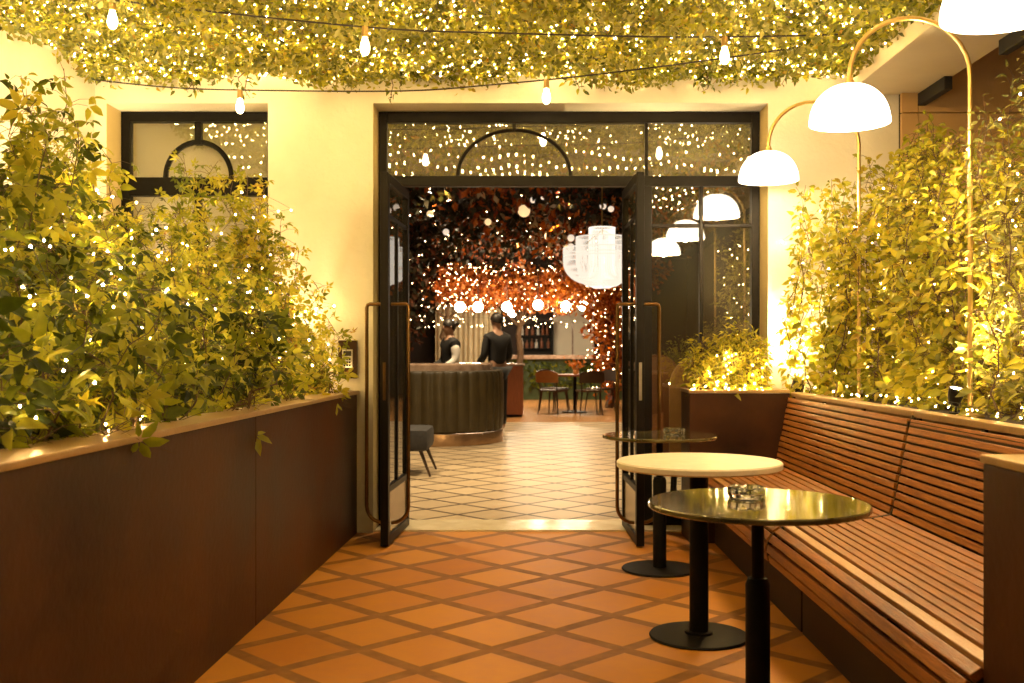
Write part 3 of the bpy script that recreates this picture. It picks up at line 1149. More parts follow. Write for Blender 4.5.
uplight('spotlight among the vines whitening the wall by the door', 1.74, 6.56, 0.89, (1.75, 6.72, 1.35), 95)
uplight('spotlight in the trough shining by the foot of the middle arc lamp', 1.985, 4.74, 0.91, (2.12, 4.45, 2.2), 60)
uplight('spotlight hidden by the tall creeper against the left side wall', -2.55, 5.55, 0.86, (-2.9, 5.62, 2.2), 90)
uplight('spotlight under the pale shrub at the right picture edge', 2.02, 3.9, 0.90, (2.25, 4.2, 2.2), 45)
uplight('spotlight low behind the coping at the far end of the long planter', -1.50, 6.52, 0.86, (-1.8, 6.4, 2.2), 60)
uplight('spotlight in the trough between the far and middle arc lamps', 2.20, 5.50, 0.88, (2.1, 5.7, 2.2), 45)
uplight('spotlight among the middle creepers of the long planter', -1.95, 5.0, 0.86, (-1.7, 5.2, 2.3), 90)
uplight('spotlight under the near creepers of the long planter', -1.95, 4.1, 0.86, (-1.7, 3.9, 2.0), 20)

# ------------------------------------------------------------------ canopy over the terrace
def canopy(n, y0, y1, x0, x1):
    xs = NR.uniform(x0, x1, n)
    ys = NR.uniform(y0, y1, n)
    lump = 0.5 + 0.5 * np.sin(xs * 5.1 + 1.3 * np.sin(ys * 4.0)) * np.sin(ys * 6.3 + xs * 1.7)
    depth = 0.035 + 0.085 * lump
    zs = ZC + 0.07 - NR.random(n) ** 0.7 * depth * 1.5 - 0.02
    return np.stack([xs, ys, zs], 1)


def strip(pos, tmpl, size, name, m, label, shade=None, droop=0.5):
    n = len(pos)
    dr = NR.normal(0, 1, (n, 3))
    dr[:, 2] = -np.abs(dr[:, 2]) * droop - 0.15
    nm = NR.normal(0, 0.7, (n, 3)) + np.array([0, -0.7, -0.6])
    return leaves(name, tmpl, pos, dr, nm, size, m, None, shade)


pos = np.vstack([canopy(32000, 4.85, 6.72, XL + .02, 2.10), canopy(6500, 1.0, 4.85, XL + .02, 2.10)])
edge = canopy(2400, 6.50, 6.74, XL + .02, 2.10)
edge[:, 2] -= NR.random(2400) ** 2 * 0.08
pos = np.vstack([pos, edge])
o = strip(pos, T_OVAL, 0.021 + 0.032 * NR.random(len(pos)), 'ceiling_foliage', M['leafC'], None)
tag(o, 'dense mat of small yellow green leaves covering the terrace ceiling', 'foliage', kind='stuff')
pos = canopy(10000, 4.9, 6.72, XL + .02, 2.10)
pos[:, 2] -= 0.03
o = strip(pos, T_SMALL, 0.025 + 0.04 * NR.random(len(pos)), 'ceiling_sprigs', M['leafD'], None, droop=0.9)
tag(o, 'fine pale sprigs hanging out of the leafy ceiling', 'foliage', kind='stuff')

# fairy lights ------------------------------------------------------
BULB = MB()
BR = 0.0037
BULB.lathe([(0.0, -BR * 1.25), (BR * 0.75, -BR * 0.8), (BR, 0), (BR * 0.7, BR * 0.8), (0.0, BR * 1.1)], 6)
_bm = BULB.build('bulb', M['fairy'])
BULB_ME = _bm.data
bpy.data.objects.remove(_bm)


def fairy_string(label, pts, group, scale=1.0, wire=True):
    """one string: its wire and every lamp on it"""
    pts = np.asarray(pts)
    c = pts.mean(0)
    r = thing('fairy_light_string', label, 'fairy lights', tuple(c), group=group)
    mb = MB()
    q = [Vector(p - c) + Vector((0, 0, 0.008)) for p in pts]
    mid = []
    for a, b in zip(q[:-1], q[1:]):
        mid += [a, (a + b) / 2 + Vector((rnd.uniform(-.01, .01), rnd.uniform(-.01, .01), rnd.uniform(-.012, .004)))]
    mid.append(q[-1])
    mb.tube(mid, 0.0011, 3, cap=False)
    mb.build('cord', M['wire'], r)
    for p in pts:
        o = bpy.data.objects.new('bulb', BULB_ME)
        COL.objects.link(o)
        o.parent = r
        o.location = Vector(p - c)
        s = scale * rnd.uniform(0.75, 1.15)
        o.scale = (s, s, s)
        o.rotation_euler = (rnd.uniform(-.9, .9), rnd.uniform(-.9, .9), 0)
    return r


ORD = ['first', 'second', 'third', 'fourth', 'fifth', 'sixth', 'seventh', 'eighth', 'ninth', 'tenth', 'eleventh', 'twelfth', 'thirteenth', 'fourteenth']
GL = 'fairy light strings woven through the ceiling leaves'
rows = 11
for k in range(rows):
    y = YW - 0.09 - k * 0.152
    n = 96
    x = np.linspace(XL + .08, 2.04, n) + NR.normal(0, 0.02, n)
    yy = y + 0.05 * np.sin(x * 3.1 + k) + NR.normal(0, 0.028, n)
    yy = np.minimum(yy, YW - .03)
    z = ZC - 0.045 - 0.05 * NR.random(n)
    fairy_string('fairy lights woven through the ceiling leaves, %s row out from the facade' % ORD[k], np.stack([x, yy, z], 1), GL, 0.72)
for k in range(7):
    y = 4.7 - k * 0.6
    n = 64
    x = np.linspace(XL + .08, 2.04, n)
    yy = y + 0.18 * np.sin(x * 5 + k) + NR.normal(0, 0.03, n)
    z = ZC - 0.05 - 0.05 * NR.random(n)
    fairy_string('fairy lights in the ceiling leaves over the tables, %s row above the camera side' % ORD[k], np.stack([x, yy, z], 1), GL, 1.25)

# festoon cables with filament bulbs ---------------------------------
def festoon(label, ctrl, bulbs):
    pts = [P(*c) for c in ctrl]
    c0 = pts[0]
    r = thing('festoon_cable', label, 'string light', tuple(c0), group='festoon cables under the leafy ceiling')
    # smooth
    fine = []
    k = len(pts)
    for i in range(k - 1):
        p0, p1, p2, p3 = pts[max(i - 1, 0)], pts[i], pts[i + 1], pts[min(i + 2, k - 1)]
        for t in np.linspace(0, 1, 8, endpoint=False):
            fine.append(0.5 * ((2 * p1) + (p2 - p0) * t + (2 * p0 - 5 * p1 + 4 * p2 - p3) * t * t + (3 * p1 - p0 - 3 * p2 + p3) * t ** 3) - c0)
    fine.append(pts[-1] - c0)
    mb = MB()
    mb.tube(fine, 0.0048, 6)
    mb.build('cord', M['wire'], r)
    for (bx, Y) in bulbs:
        q = min(fine, key=lambda f: abs(VX + F * (f.x + c0.x) / (f.y + c0.y) - bx))
        b = MB()
        b.lathe([(0.0, 0.004), (0.017, 0.0), (0.019, -0.05), (0.014, -0.056), (0.0, -0.056)], 12, tuple(q))
        so = b.build('lamp_holder', M['socket'], r, smooth=True)
        b = MB()
        prof = [(0.012, -0.052), (0.014, -0.066), (0.020, -0.085), (0.0245, -0.106), (0.024, -0.122), (0.017, -0.140), (0.008, -0.148), (0.0, -0.149)]
        b.lathe(prof, 16, tuple(q))
        b.build('bulb', M['edison'], so, smooth=True)
    return r


festoon('upper festoon cable with filament bulbs hanging nearer the camera', [(60, -12, 5.1), (130, 2, 5.2), (365, 27, 5.4), (500, 33, 5.5), (700, 37, 5.6), (880, 33, 5.8), (925, 27, 5.9)], [(116, 5.1), (360, 5.4), (737, 5.6)])
festoon('lower festoon cable with filament bulbs strung along the facade', [(96, 80, 6.6), (165, 87, 6.55), (240, 90, 6.5), (400, 91, 6.45), (500, 84, 6.4), (600, 74, 6.3), (760, 53, 6.1), (915, 28, 5.9)], [(238, 6.5), (544, 6.4)])

# ------------------------------------------------------------------ plants, left
def soil_x(y):
    return -1.12 + dirx * (y - YW)


GP = 'climbing plants in the long planter'
LEFT = [
    # x, y, top z, spread, vines, label
    (-1.42, 6.36, 1.45, 0.10, 6, 'short bright creeper at the wall end of the long planter'),
    (-1.50, 6.25, 1.85, 0.16, 8, 'bushy golden creeper rising beside the plaster pier'),
    (-1.66, 6.05, 2.27, 0.15, 9, 'tall creeper in front of the right half of the window'),
    (-1.95, 5.90, 2.30, 0.13, 7, 'creeper sprig climbing across the half round window bar'),
    (-1.50, 5.50, 1.62, 0.20, 9, 'dense mid green creeper mound behind the coping'),
    (-2.02, 5.20, 1.98, 0.20, 8, 'creeper with pale shoots below the left window frame'),
    (-1.72, 4.75, 1.86, 0.20, 9, 'olive leaved creeper in the middle of the long planter'),
    (-2.05, 4.60, 2.42, 0.17, 13, 'tallest creeper reaching up the left side wall'),
    (-1.45, 4.60, 1.42, 0.20, 9, 'low creeper with drooping leaves over the coping middle'),
    (-2.35, 4.75, 2.30, 0.16, 6, 'creeper against the side wall at the picture edge'),
    (-1.55, 3.85, 1.62, 0.22, 9, 'creeper, shade painted into its leaves, filling the near part of the planter'),
    (-1.85, 3.70, 2.05, 0.18, 8, 'tall large leaved creeper at the left picture edge'),
    (-1.42, 3.20, 1.34, 0.18, 8, 'large leaved creeper hanging over the near coping'),
    (-1.62, 2.85, 1.60, 0.20, 7, 'nearest creeper, painted as shaded and cut by the picture edge'),
]
for i, (x, y, zt, sp, nv, lb) in enumerate(LEFT):
    vs = []
    for k in range(nv):
        bx, by = x + rnd.uniform(-sp, sp), y + rnd.uniform(-sp, sp) * 1.2
        by = min(by, YW - 0.12)
        bx = min(bx, soil_x(by) - 0.10)
        tz = 0.86 + (zt - 0.86) * (1.0 if k < 2 else rnd.uniform(0.45, 1.0))
        tx, ty = bx + rnd.uniform(-sp, sp) * 0.7, min(by + rnd.uniform(-sp, sp) * 0.7, YW - 0.14)
        vs.append(vine_path((bx - x, by - y, 0), (tx - x, ty - y, tz - 0.86), 0.10))
    # trailing shoots near the rim
    if x > -1.56:
        for k in range(2):
            by = y + rnd.uniform(-.3, .3)
            by = min(by, YW - 0.45)
            vs.append(vine_path((soil_x(by) - 0.16 - x, by - y, 0.02), (soil_x(by) - rnd.uniform(0.0, 0.09) - x, by - y - rnd.uniform(-.1, .12), rnd.uniform(0.10, 0.30)), 0.05, 8))
    near = y < 4.7
    tm = T_CREEPER if i % 3 != 1 else T_CREEPER3
    plant('creeper', lb, 'plant', vs, tm, M['leafA'], 0.088 if near else 0.068, per_m=58 if near else 76, rim=lambda q, x=x, y=y: q[0] + x > soil_x(q[1] + y) - 0.13 and q[2] + 0.86 < 1.03, reach=0.15, face=(0.35, -0.55, 0.55), jitter=0.6, loc=(x, y, 0.86), group=GP,
          shade=[(0.2, 1.0), (0.25, 1.0), (0.15, 0.95), (0.1, 0.8), (0.0, 0.75), (0.2, 1.0), (0.0, 0.8), (0.0, 0.85), (-0.15, 0.7), (0.1, 0.9), (-0.2, 0.6), (0.0, 0.8), (-0.1, 0.75), (-0.25, 0.55)][i])  # low values on the near creepers put their shade into the leaf colour

GS = 'fairy light strings in the creepers on the left'
for k, (x, y, z0, z1, n, lb) in enumerate([
        (-1.42, 6.35, 0.92, 1.5, 40, 'fairy lights in the golden creeper beside the plaster pier'),
        (-1.62, 5.95, 1.0, 2.1, 48, 'fairy lights climbing the creeper in front of the window'),
        (-1.55, 5.35, 0.95, 1.6, 48, 'fairy lights in the mid green creeper mound'),
        (-1.95, 5.1, 1.0, 1.9, 44, 'fairy lights below the left window frame'),
        (-1.75, 4.5, 0.95, 1.8, 44, 'fairy lights in the middle creepers of the long planter'),
        (-2.1, 4.5, 1.3, 2.0, 36, 'fairy lights up the tallest creeper'),
        (-1.60, 3.7, 0.95, 1.6, 40, 'fairy lights in the near creepers painted as shaded'),
        (-1.5, 3.0, 0.95, 1.5, 44, 'fairy lights in the nearest creeper by the coping')]):
    t = np.linspace(0, 1, n)
    a = t * 2 * PI * 4.3 + k
    pts = np.stack([x + 0.17 * np.cos(a) + NR.normal(0, .05, n), y + 0.30 * np.sin(a) + NR.normal(0, .07, n), z0 + (z1 - z0) * t + NR.normal(0, .05, n)], 1)
    pts[:, 0] = np.minimum(pts[:, 0], [soil_x(q) - 0.06 for q in pts[:, 1]])
    pts[:, 1] = np.minimum(pts[:, 1], YW - 0.05)
    pts[:, 2] = np.maximum(pts[:, 2], 0.90)
    fairy_string(lb, pts, GS, 1.0)
n = 84
yy = np.linspace(6.6, 3.0, n)
pts = np.stack([np.array([soil_x(q) for q in yy]) - 0.165 + NR.normal(0, .02, n), yy + NR.normal(0, .01, n), 0.885 + 0.06 * NR.random(n)], 1)
fairy_string('fairy lights lying along the coping of the long planter', pts, GS, 1.0)

# ------------------------------------------------------------------ plants, right
GR = 'climbing shrubs in the trough behind the bench'
RIGHT = [
    (1.72, 6.56, 2.26, 0.08, 6, T_OVAL, 'leafB', 0.07, 24, 'sparse vine climbing the white lit wall by the door'),
    (1.98, 6.50, 2.26, 0.11, 10, T_OVAL, 'leafB', 0.075, 44, 'leafy vine on the facade behind the far lamp pole'),
    (2.22, 6.25, 2.36, 0.13, 13, T_OVAL, 'leafB', 0.072, 60, 'bushy golden shrub in the corner of the clad wall'),
    (2.22, 5.75, 2.42, 0.13, 14, T_OVAL, 'leafB', 0.070, 64, 'full golden shrub behind the bench between far and middle lamps'),
    (2.24, 5.25, 2.36, 0.12, 14, T_OVAL, 'leafB', 0.066, 64, 'olive shrub with narrow leaves beside the middle lamp pole'),
    (2.26, 4.80, 2.20, 0.10, 11, T_OVAL, 'leafB', 0.066, 60, 'lower narrow leaved shrub behind the middle lamp pole'),
    (2.14, 4.30, 2.52, 0.11, 10, T_LONG, 'leafD', 0.060, 64, 'pale fine leaved shrub right of the middle lamp pole'),
    (2.16, 3.85, 2.55, 0.13, 10, T_LONG, 'leafB', 0.065, 60, 'tall shrub at the right picture edge'),
]
for i, (x, y, zt, sp, nv, tm, m, ls, pm, lb) in enumerate(RIGHT):
    vs = []
    for k in range(nv):
        bx = x + rnd.uniform(-sp, sp)
        by = min(y + rnd.uniform(-sp, sp) * 2.0, YW - 0.1)
        bx = min(bx, XR - 0.1)
        tz = 0.90 + (zt - 0.90) * (1.0 if k < 2 else rnd.uniform(0.72, 1.0))
        tx, ty = min(bx + rnd.uniform(-sp, sp), XR - 0.08), min(by + rnd.uniform(-sp, sp), YW - 0.08)
        vs.append(vine_path((bx - x, by - y, 0), (tx - x, ty - y, tz - 0.90), 0.08))
    plant('climbing_shrub', lb, 'plant', vs, tm, M[m], ls * 0.98, per_m=pm * 2.5, reach=0.11 if i > 1 else 0.07, face=(-0.5, -0.5, 0.5), jitter=0.65, loc=(x, y, 0.90), group=GR, shade=(0.1, 0.95))
GRS = 'fairy light strings in the shrubs on the right'
for k, (x, y, z0, z1, n, lb) in enumerate([
        (1.78, 6.55, 0.95, 2.1, 24, 'fairy lights on the vine by the white lit wall'),
        (2.10, 6.25, 0.95, 2.05, 30, 'fairy lights in the corner shrub behind the far lamp'),
        (2.16, 5.75, 0.95, 2.15, 34, 'fairy lights in the full golden shrub'),
        (2.16, 5.2, 0.95, 2.1, 34, 'fairy lights in the olive shrub by the middle lamp'),
        (2.13, 4.3, 0.95, 2.15, 44, 'fairy lights in the pale shrub right of the middle lamp pole'),
        (2.10, 3.85, 0.95, 2.2, 44, 'fairy lights in the tall shrub at the right picture edge')]):
    t = np.linspace(0, 1, n)
    a = t * 2 * PI * 5.1 + k
    pts = np.stack([x + 0.12 * np.cos(a) + NR.normal(0, .05, n), y + 0.24 * np.sin(a) + NR.normal(0, .07, n), z0 + (z1 - z0) * t ** 1.2 + NR.normal(0, .05, n)], 1)
    pts[:, 0] = np.clip(pts[:, 0], 1.66, XR - 0.03)
    pts[:, 1] = np.minimum(pts[:, 1], YW - 0.04)
    pts[:, 2] = np.maximum(pts[:, 2], 0.92)
    fairy_string(lb, pts, GRS, 0.85)
n = 34
yy = np.linspace(6.6, 3.0, n)
pts = np.stack([1.90 + NR.normal(0, .04, n), yy, 0.925 + 0.05 * NR.random(n)], 1)
fairy_string('fairy lights lying along the trough edge behind the bench', pts, GRS, 0.85)

# bush in the box
bx, by = 1.315, 6.55
vs = []
for k in range(26):
    a = rnd.uniform(0, 2 * PI)
    rr = rnd.uniform(0.02, 0.24)
    b0 = (0.75 * rr * math.cos(a), 0.22 * rr * math.sin(a), 0)
    vs.append(vine_path(b0, (1.10 * rr * math.cos(a) + rnd.uniform(-.05, .05), 0.4 * rr * math.sin(a) - 0.02, 0.44 * math.sqrt(max(0.12, 1 - (rr / 0.32) ** 2)) * rnd.uniform(.7, 1.0)), 0.04, 8))
plant('box_bush', 'rounded ferny bush glowing with lights in the brown box by the doors', 'plant', vs, T_LONG, M['leafB'], 0.055, per_m=330, reach=0.10, face=(-0.1, -0.5, 0.7), jitter=0.7, loc=(bx, by, 0.94), stem_r=0.003, shade=(0.15, 0.9))
n = 64
a = NR.uniform(0, 2 * PI, n)
rr = np.sqrt(NR.random(n)) * 0.27
pts = np.stack([bx + rr * np.cos(a), by - 0.05 + 0.35 * rr * np.sin(a) - .05 * NR.random(n), 0.955 + 0.24 * NR.random(n) ** 1.6], 1)
pts = pts[np.argsort(pts[:, 0])]
fairy_string('fairy lights buried in the bush in the brown box', pts, GRS, 0.85)

# a few sprays that hang from the ceiling edge
for k, (px, py) in enumerate(((245, 92), (190, 92), (395, 92), (580, 86), (708, 88), (785, 84))):
    q = P(px, py, 6.6)
    vs = [vine_path((0, 0, 0.13), (rnd.uniform(-.05, .05), 0, 0.0 - rnd.uniform(.0, .04)), 0.03, 6) for _ in range(2)]
    plant('hanging_spray', ['small leaf spray hanging from the ceiling left of a bulb', 'small leaf spray hanging above the left window', 'leaf spray hanging over the top left door corner',
                            'leaf spray hanging above the middle of the doors', 'dark leaf spray hanging above the side pane', 'tiny leaf spray hanging left of the far lamp'][k], 'plant', vs, T_OVAL, M['leafA'], 0.06, per_m=50, reach=0.05,
          loc=tuple(q), group='leaf sprays hanging from the ceiling', shade=(0, .5))

# ------------------------------------------------------------------ the hall beyond the doors
# curved bar
def plan_path(x0, xe, yf, R, depth, step=0.03):
    pts = []
    x = x0
    while x < xe - R:
        pts.append((x, yf, 0, -1))
        x += step
    k = int(PI / 2 * R / step)
    for i in range(k + 1):
        a = PI / 2 * i / k
        pts.append((xe - R + R * math.sin(a), yf + R - R * math.cos(a), math.sin(a), -math.cos(a)))
    y = yf + R
    while y < yf + depth:
        pts.append((xe, y, 1, 0))
        y += step
    return pts


def band(mb, path, prof):
    """sweep an (offset, z) profile along the plan path"""
    k = len(prof)
    vs, fs = [], []
    for (x, y, nx, ny) in path:
        for (o_, z) in prof:
            vs.append((x + nx * o_, y + ny * o_, z))
    for i in range(len(path) - 1):
        for j in range(k - 1):
            fs.append((i * k + j, (i + 1) * k + j, (i + 1) * k + j + 1, i * k + j + 1))
    mb.add(vs, fs)


bar_t = thing('bar_counter', 'curved reception bar with pleated olive leather front', 'bar counter', (-2.0, 12.8, 0))
pp = plan_path(-5.2, -0.36, 12.8, 0.85, 1.6, 0.02)
mb = MB()
sc = []
s = 0
for i, q in enumerate(pp):
    s = i * 0.02
    bulge = 0.028 * abs(math.sin(PI * s / 0.155)) ** 0.6
    sc.append((q[0] + q[2] * bulge, q[1] + q[3] * bulge, q[2], q[3]))
band(mb, sc, [(-0.03, 0.16), (0.0, 0.18), (0.012, 0.5), (0.0, 0.90), (-0.02, 0.94), (-0.08, 0.95)])
mb.v = [(v[0] + 2.0, v[1] - 12.8, v[2]) for v in mb.v]
mb.build('pleated_front', M['leather'], bar_t, smooth=True)
mb = MB()
band(mb, pp, [(-0.05, 0.006), (0.035, 0.006), (0.035, 0.14), (0.03, 0.155), (-0.05, 0.16)])
mb.v = [(v[0] + 2.0, v[1] - 12.8, v[2]) for v in mb.v]
mb.build('kick_band', M['copper'], bar_t, smooth=True)
mb = MB()
band(mb, pp, [(-0.60, 1.0), (-0.60, 1.04), (-0.14, 1.04), (-0.12, 1.02), (-0.12, 0.93), (-0.60, 0.93)])
mb.v = [(v[0] + 2.0, v[1] - 12.8, v[2]) for v in mb.v]
mb.build('counter_top', M['marbletop'], bar_t)

# red brown cabinet further back
rc = thing('service_cabinet', 'red brown service cabinet standing behind the curved bar end', 'cabinet', (-0.33, 18.8, 0))
mb = MB()
mb.box(-0.32, 0.26, -0.3, 0.6, 0.05, 0.93, .01)
mb.build('body', M['redwood'], rc)
mb = MB()
mb.box(-0.35, 0.29, -0.33, 0.63, 0.932, 0.965, .006)
mb.build('worktop', M['marbletop'], rc)
mb = MB()
mb.box(-0.30, 0.24, -0.27, 0.57, 0.004, 0.05)
mb.build('plinth', M['black'], rc)

# green fronted bar at the end of the hall
gb = thing('back_bar', 'long green fronted bar with dark stone top at the end of the hall', 'bar counter', (0.9, 25.2, 0))
mb = MB()
mb.box(-1.35, 2.2, 0, 0.7, 0.004, 1.0)
mb.build('front', M['greenfront'], gb)
mb = MB()
mb.box(-1.42, 2.28, -0.12, 0.8, 1.002, 1.10, .01)
mb.build('counter_top', M['marbletop'], gb)
pos = NR.uniform((-1.3, -0.06, 0.25), (2.1, -0.01, 0.95), (500, 3))
dr = NR.normal(0, 1, (500, 3)); dr[:, 1] -= .6
leaves('ivy', T_SMALL, pos, dr, NR.normal(0, 1, (500, 3)) + np.array([0, -1, .3]), 0.10 + 0.08 * NR.random(500), M['leafA'], gb, shade=NR.uniform(0, .45, 500))

# lit shelf and panel on the end wall
mb = MB()
n = 60
vs, fs = [], []
for i in range(n + 1):
    x = -2.45 + 1.75 * i / n
    y = 27.4 + 0.045 * math.sin(i * 1.35)
    vs += [(x, y, 0.02), (x, y, 3.2)]
    if i < n:
        fs.append((2 * i, 2 * i + 2, 2 * i + 3, 2 * i + 1))
mb.add(vs, fs)
tag(mb.build('curtain', M['curtain'], smooth=True), 'pale pleated curtain behind the two staff at the bar', 'curtain')
pn = thing('wall_panel', 'cream lit wall panel behind the far bar', 'wall panel', (1.22, 27.9, 0))
mb = MB()
mb.box(-0.50, 0.60, 0, 0.08, 0.9, 2.75, .01)
mb.build('board', M['creampanel'], pn)
mb = MB()
mb.box(0.0, 0.04, -0.02, 0.002, 0.9, 2.0)
mb.build('groove_trim', M['marbletop'], pn)
sh = thing('bottle_shelf', 'dark back bar shelf unit left of the cream panel', 'shelf', (0.28, 27.7, 0))
mb = MB()
mb.box(-0.50, 0.40, 0.2, 0.25, 0.9, 2.0)
for z in (1.25, 1.6, 1.95):
    mb.box(-0.5, 0.4, 0, 0.2, z, z + 0.03)
mb.box(-0.53, -0.5, 0, 0.25, 0, 2.0)
mb.box(0.4, 0.43, 0, 0.25, 0, 2.0)
mb.build('shelving', M['void'], sh)


def bottle(x, y, z, m, label, h=0.26):
    b = MB()
    b.lathe([(0.0, 0), (0.04, 0), (0.042, 0.01), (0.042, h * .58), (0.03, h * .68), (0.014, h * .74), (0.014, h), (0.0, h)], 10)
    tag(b.build('bottle', m, loc=(x, y, z), smooth=True), label, 'bottle', 'bottles on the back bar shelves')


k = 0
for z in (1.28, 1.63):
    for x in (-0.13, 0.0, 0.13, 0.27, 0.42, 0.56):
        bottle(x + rnd.uniform(-.03, .03), 27.8, z, M['whitecloth'] if k % 3 == 0 else M['redwood'], 'bottle on the dark shelf unit behind the far bar', rnd.uniform(.22, .3))
        k += 1

# globe pendants
GM = MB()
GM.lathe([(0.0, -0.17)] + [(0.17 * math.sin(PI * k / 12), -0.17 * math.cos(PI * k / 12)) for k in range(1, 12)] + [(0.0, 0.17)], 20)
for k, (px, py, Y, lb) in enumerate(((460, 307, 22, 'leftmost white globe pendant over the bar staff'), (478, 307, 22, 'white globe pendant second from the left in the hall'),
                                  (507, 307, 23, 'white globe pendant in the middle of the hall row'), (512, 313, 26, 'lower white globe pendant beside the middle one'),
                                  (538, 305, 23, 'white globe pendant half hidden by autumn leaves'), (566, 306, 24, 'white globe pendant left on the cream panel'), (583, 306, 24, 'white globe pendant right on the cream panel'))):
    q = P(px, py, Y)
    r = thing('globe_pendant', lb, 'pendant lamp', tuple(q), group='white globe pendants at the back of the hall')
    s_ = (0.108 if k not in (3,) else 0.10) / 0.17
    g = MB()
    g.add([(v[0] * s_, v[1] * s_, v[2] * s_) for v in GM.v], GM.f)
    g.build('globe', M['globe'], r, smooth=True)
    g = MB()
    g.tube([(0, 0, 0.15), (0, 0, 3.75 - q.z)], 0.008, 5)
    g.build('cord', M['wire'], r)

# spots added to brighten the hall, and little glass balls in the flower ceiling
M['added_spot_lens'] = glow('added spot lens', (1.0, 0.80, 0.52), 20.0)
M['ball'] = glow('amber glass ball', (1.0, 0.66, 0.32), 0.16)
M['pearl'] = glow('pearl ball', (1.0, 0.82, 0.64), 0.12)
SP = [('left of the doors', -1.7, 8.6), ('straight above the door line', 0.0, 8.6), ('beyond the side pane', 1.7, 8.8), ('over the lounge chair', -1.6, 11.3), ('over the middle aisle', 0.25, 11.3), ('right of the chandelier', 2.2, 11.5),
      ('in front of the curved bar', -1.2, 14.4), ('between bar and dining table', 0.5, 15.6), ('near the dining table', 0.6, 18.9), ('beside the back bar', -0.2, 22.4)]
for lb, x, y in SP:
    r = thing('added_hall_spot', 'small added fill spot in the hall ' + lb, 'spotlight', (x, y, 3.745), group='fill spots added in the hall')
    mb = MB()
    mb.lathe([(0.0, 0.0), (0.05, 0.0), (0.05, -0.11), (0.042, -0.11), (0.042, -0.09), (0.0, -0.09)], 16)
    hs = mb.build('housing', M['black'], r, smooth=True)
    mb = MB()
    mb.lathe([(0.041, -0.092), (0.0, -0.095)], 16)
    mb.build('lens', M['added_spot_lens'], hs)
    l = lamp('beam', 'SPOT', (0, 0, -0.12), 50 if y < 14 else 110, (1.0, 0.74, 0.42), r, spot_size=math.radians(105), spot_blend=0.8, shadow_soft_size=0.04)
for k, (px, py, Y, rad, mm, lb) in enumerate(((524, 211, 14.2, .085, 'ball', 'amber glass ball lamp hanging in the flower ceiling'), (533, 200, 15, .045, 'pearl', 'small pearl ball beside the amber lamp, lower one'), (542, 197, 15, .045, 'pearl', 'small pearl ball beside the amber lamp, upper one'),
                                          (603, 206, 15, .05, 'pearl', 'pearl ball left above the chandelier'), (611, 209, 15, .045, 'pearl', 'pearl ball right above the chandelier'), (571, 238, 14.5, .05, 'pearl', 'upper pearl ball by the rim of the chandelier'), (571, 247, 14.5, .05, 'pearl', 'lower pearl ball by the rim of the chandelier'),
                                          (446, 232, 16, .05, 'pearl', 'pearl ball over the left end of the bar'), (488, 222, 15, .05, 'ball', 'small amber ball left of the large amber lamp'), (430, 214, 15, .05, 'ball', 'small amber ball near the left leaf'))):
    q = P(px, py, Y)
    r = thing('hanging_ball', lb, 'lamp', tuple(q), group='glass balls hanging in the flower ceiling')
    mb = MB()
    mb.lathe([(0.0, -rad)] + [(rad * math.sin(PI * j / 10), -rad * math.cos(PI * j / 10)) for j in range(1, 10)] + [(0.0, rad)], 16)
    mb.build('ball', M[mm], r, smooth=True)
    mb = MB()
    mb.tube([(0, 0, rad), (0, 0, 3.75 - q.z)], 0.004, 5)
    mb.build('cord', M['wire'], r)

# tiered chandelier
ch = thing('chandelier', 'large tiered white bead chandelier hanging inside the hall', 'chandelier', ((602 - VX) * 13 / F, 13, 0))


def beads_mat():
    m, nt, b = mat('lit bead strands')
    tc = N(nt, 'ShaderNodeTexCoord')
    sp = N(nt, 'ShaderNodeSeparateXYZ')
    nt.links.new(tc.outputs['UV'], sp.inputs[0])
    b.inputs['Base Color'].default_value = (0.10, 0.095, 0.085, 1)
    b.inputs['Roughness'].default_value = 0.4
    b.inputs['Emission Color'].default_value = (1.0, 0.87, 0.70, 1)
    b.inputs['Emission Strength'].default_value = 0.22
    return m


M['beads'] = beads_mat()
M['beads2'] = M['beads'].copy()
M['beads2'].node_tree.nodes['Principled BSDF'].inputs['Emission Strength'].default_value = 0.15
for (r_, zt, zb, cnt, mm) in ((0.165, 2.76, 2.0, 56, 'beads'), (0.33, 2.64, 2.02, 100, 'beads2'), (0.49, 2.50, 2.05, 130, 'beads2')):
    mb = MB()
    for k in range(cnt):
        a = 2 * PI * k / cnt
        c_, s_ = math.cos(a), math.sin(a)
        if r_ < 0.2:
            pts = [(r_ * c_, r_ * s_, zt), (r_ * c_, r_ * s_, zb + .03), (r_ * .6 * c_, r_ * .6 * s_, zb)]
        else:
            pts = [(r_ * c_, r_ * s_, zt)]
            zm = zb + (zt - zb) * 0.62
            for j in range(0, 9):
                t = PI / 2 * j / 8
                rr = 0.16 + (r_ - 0.16) * math.cos(t)
                pts.append((rr * c_, rr * s_, zm - (zm - zb) * math.sin(t)))
        mb.tube(pts, 0.0052, 3, cap=False)
    for z in (zt, (zt + zb) / 2 + .12):
        mb.tube([(r_ * math.cos(2 * PI * j / 32), r_ * math.sin(2 * PI * j / 32), z) for j in range(32)], 0.008, 5, closed=True)
    mb.build('bead_tier', M[mm], ch)
mb = MB()
mb.tube([(0, 0, 2.3), (0, 0, 3.75)], 0.01, 6)
for k in range(3):
    a = 2 * PI * k / 3
    mb.tube([(0.49 * math.cos(a), 0.49 * math.sin(a), 2.5), (0, 0, 2.74)], 0.005, 4)
mb.build('rod', M['brass'], ch)
mb = MB()
mb.lathe([(0.05 * math.sin(PI * k / 8), 2.35 - 0.05 * math.cos(PI * k / 8)) for k in range(9)], 12)
mb.build('bulb', M['beads'], ch)
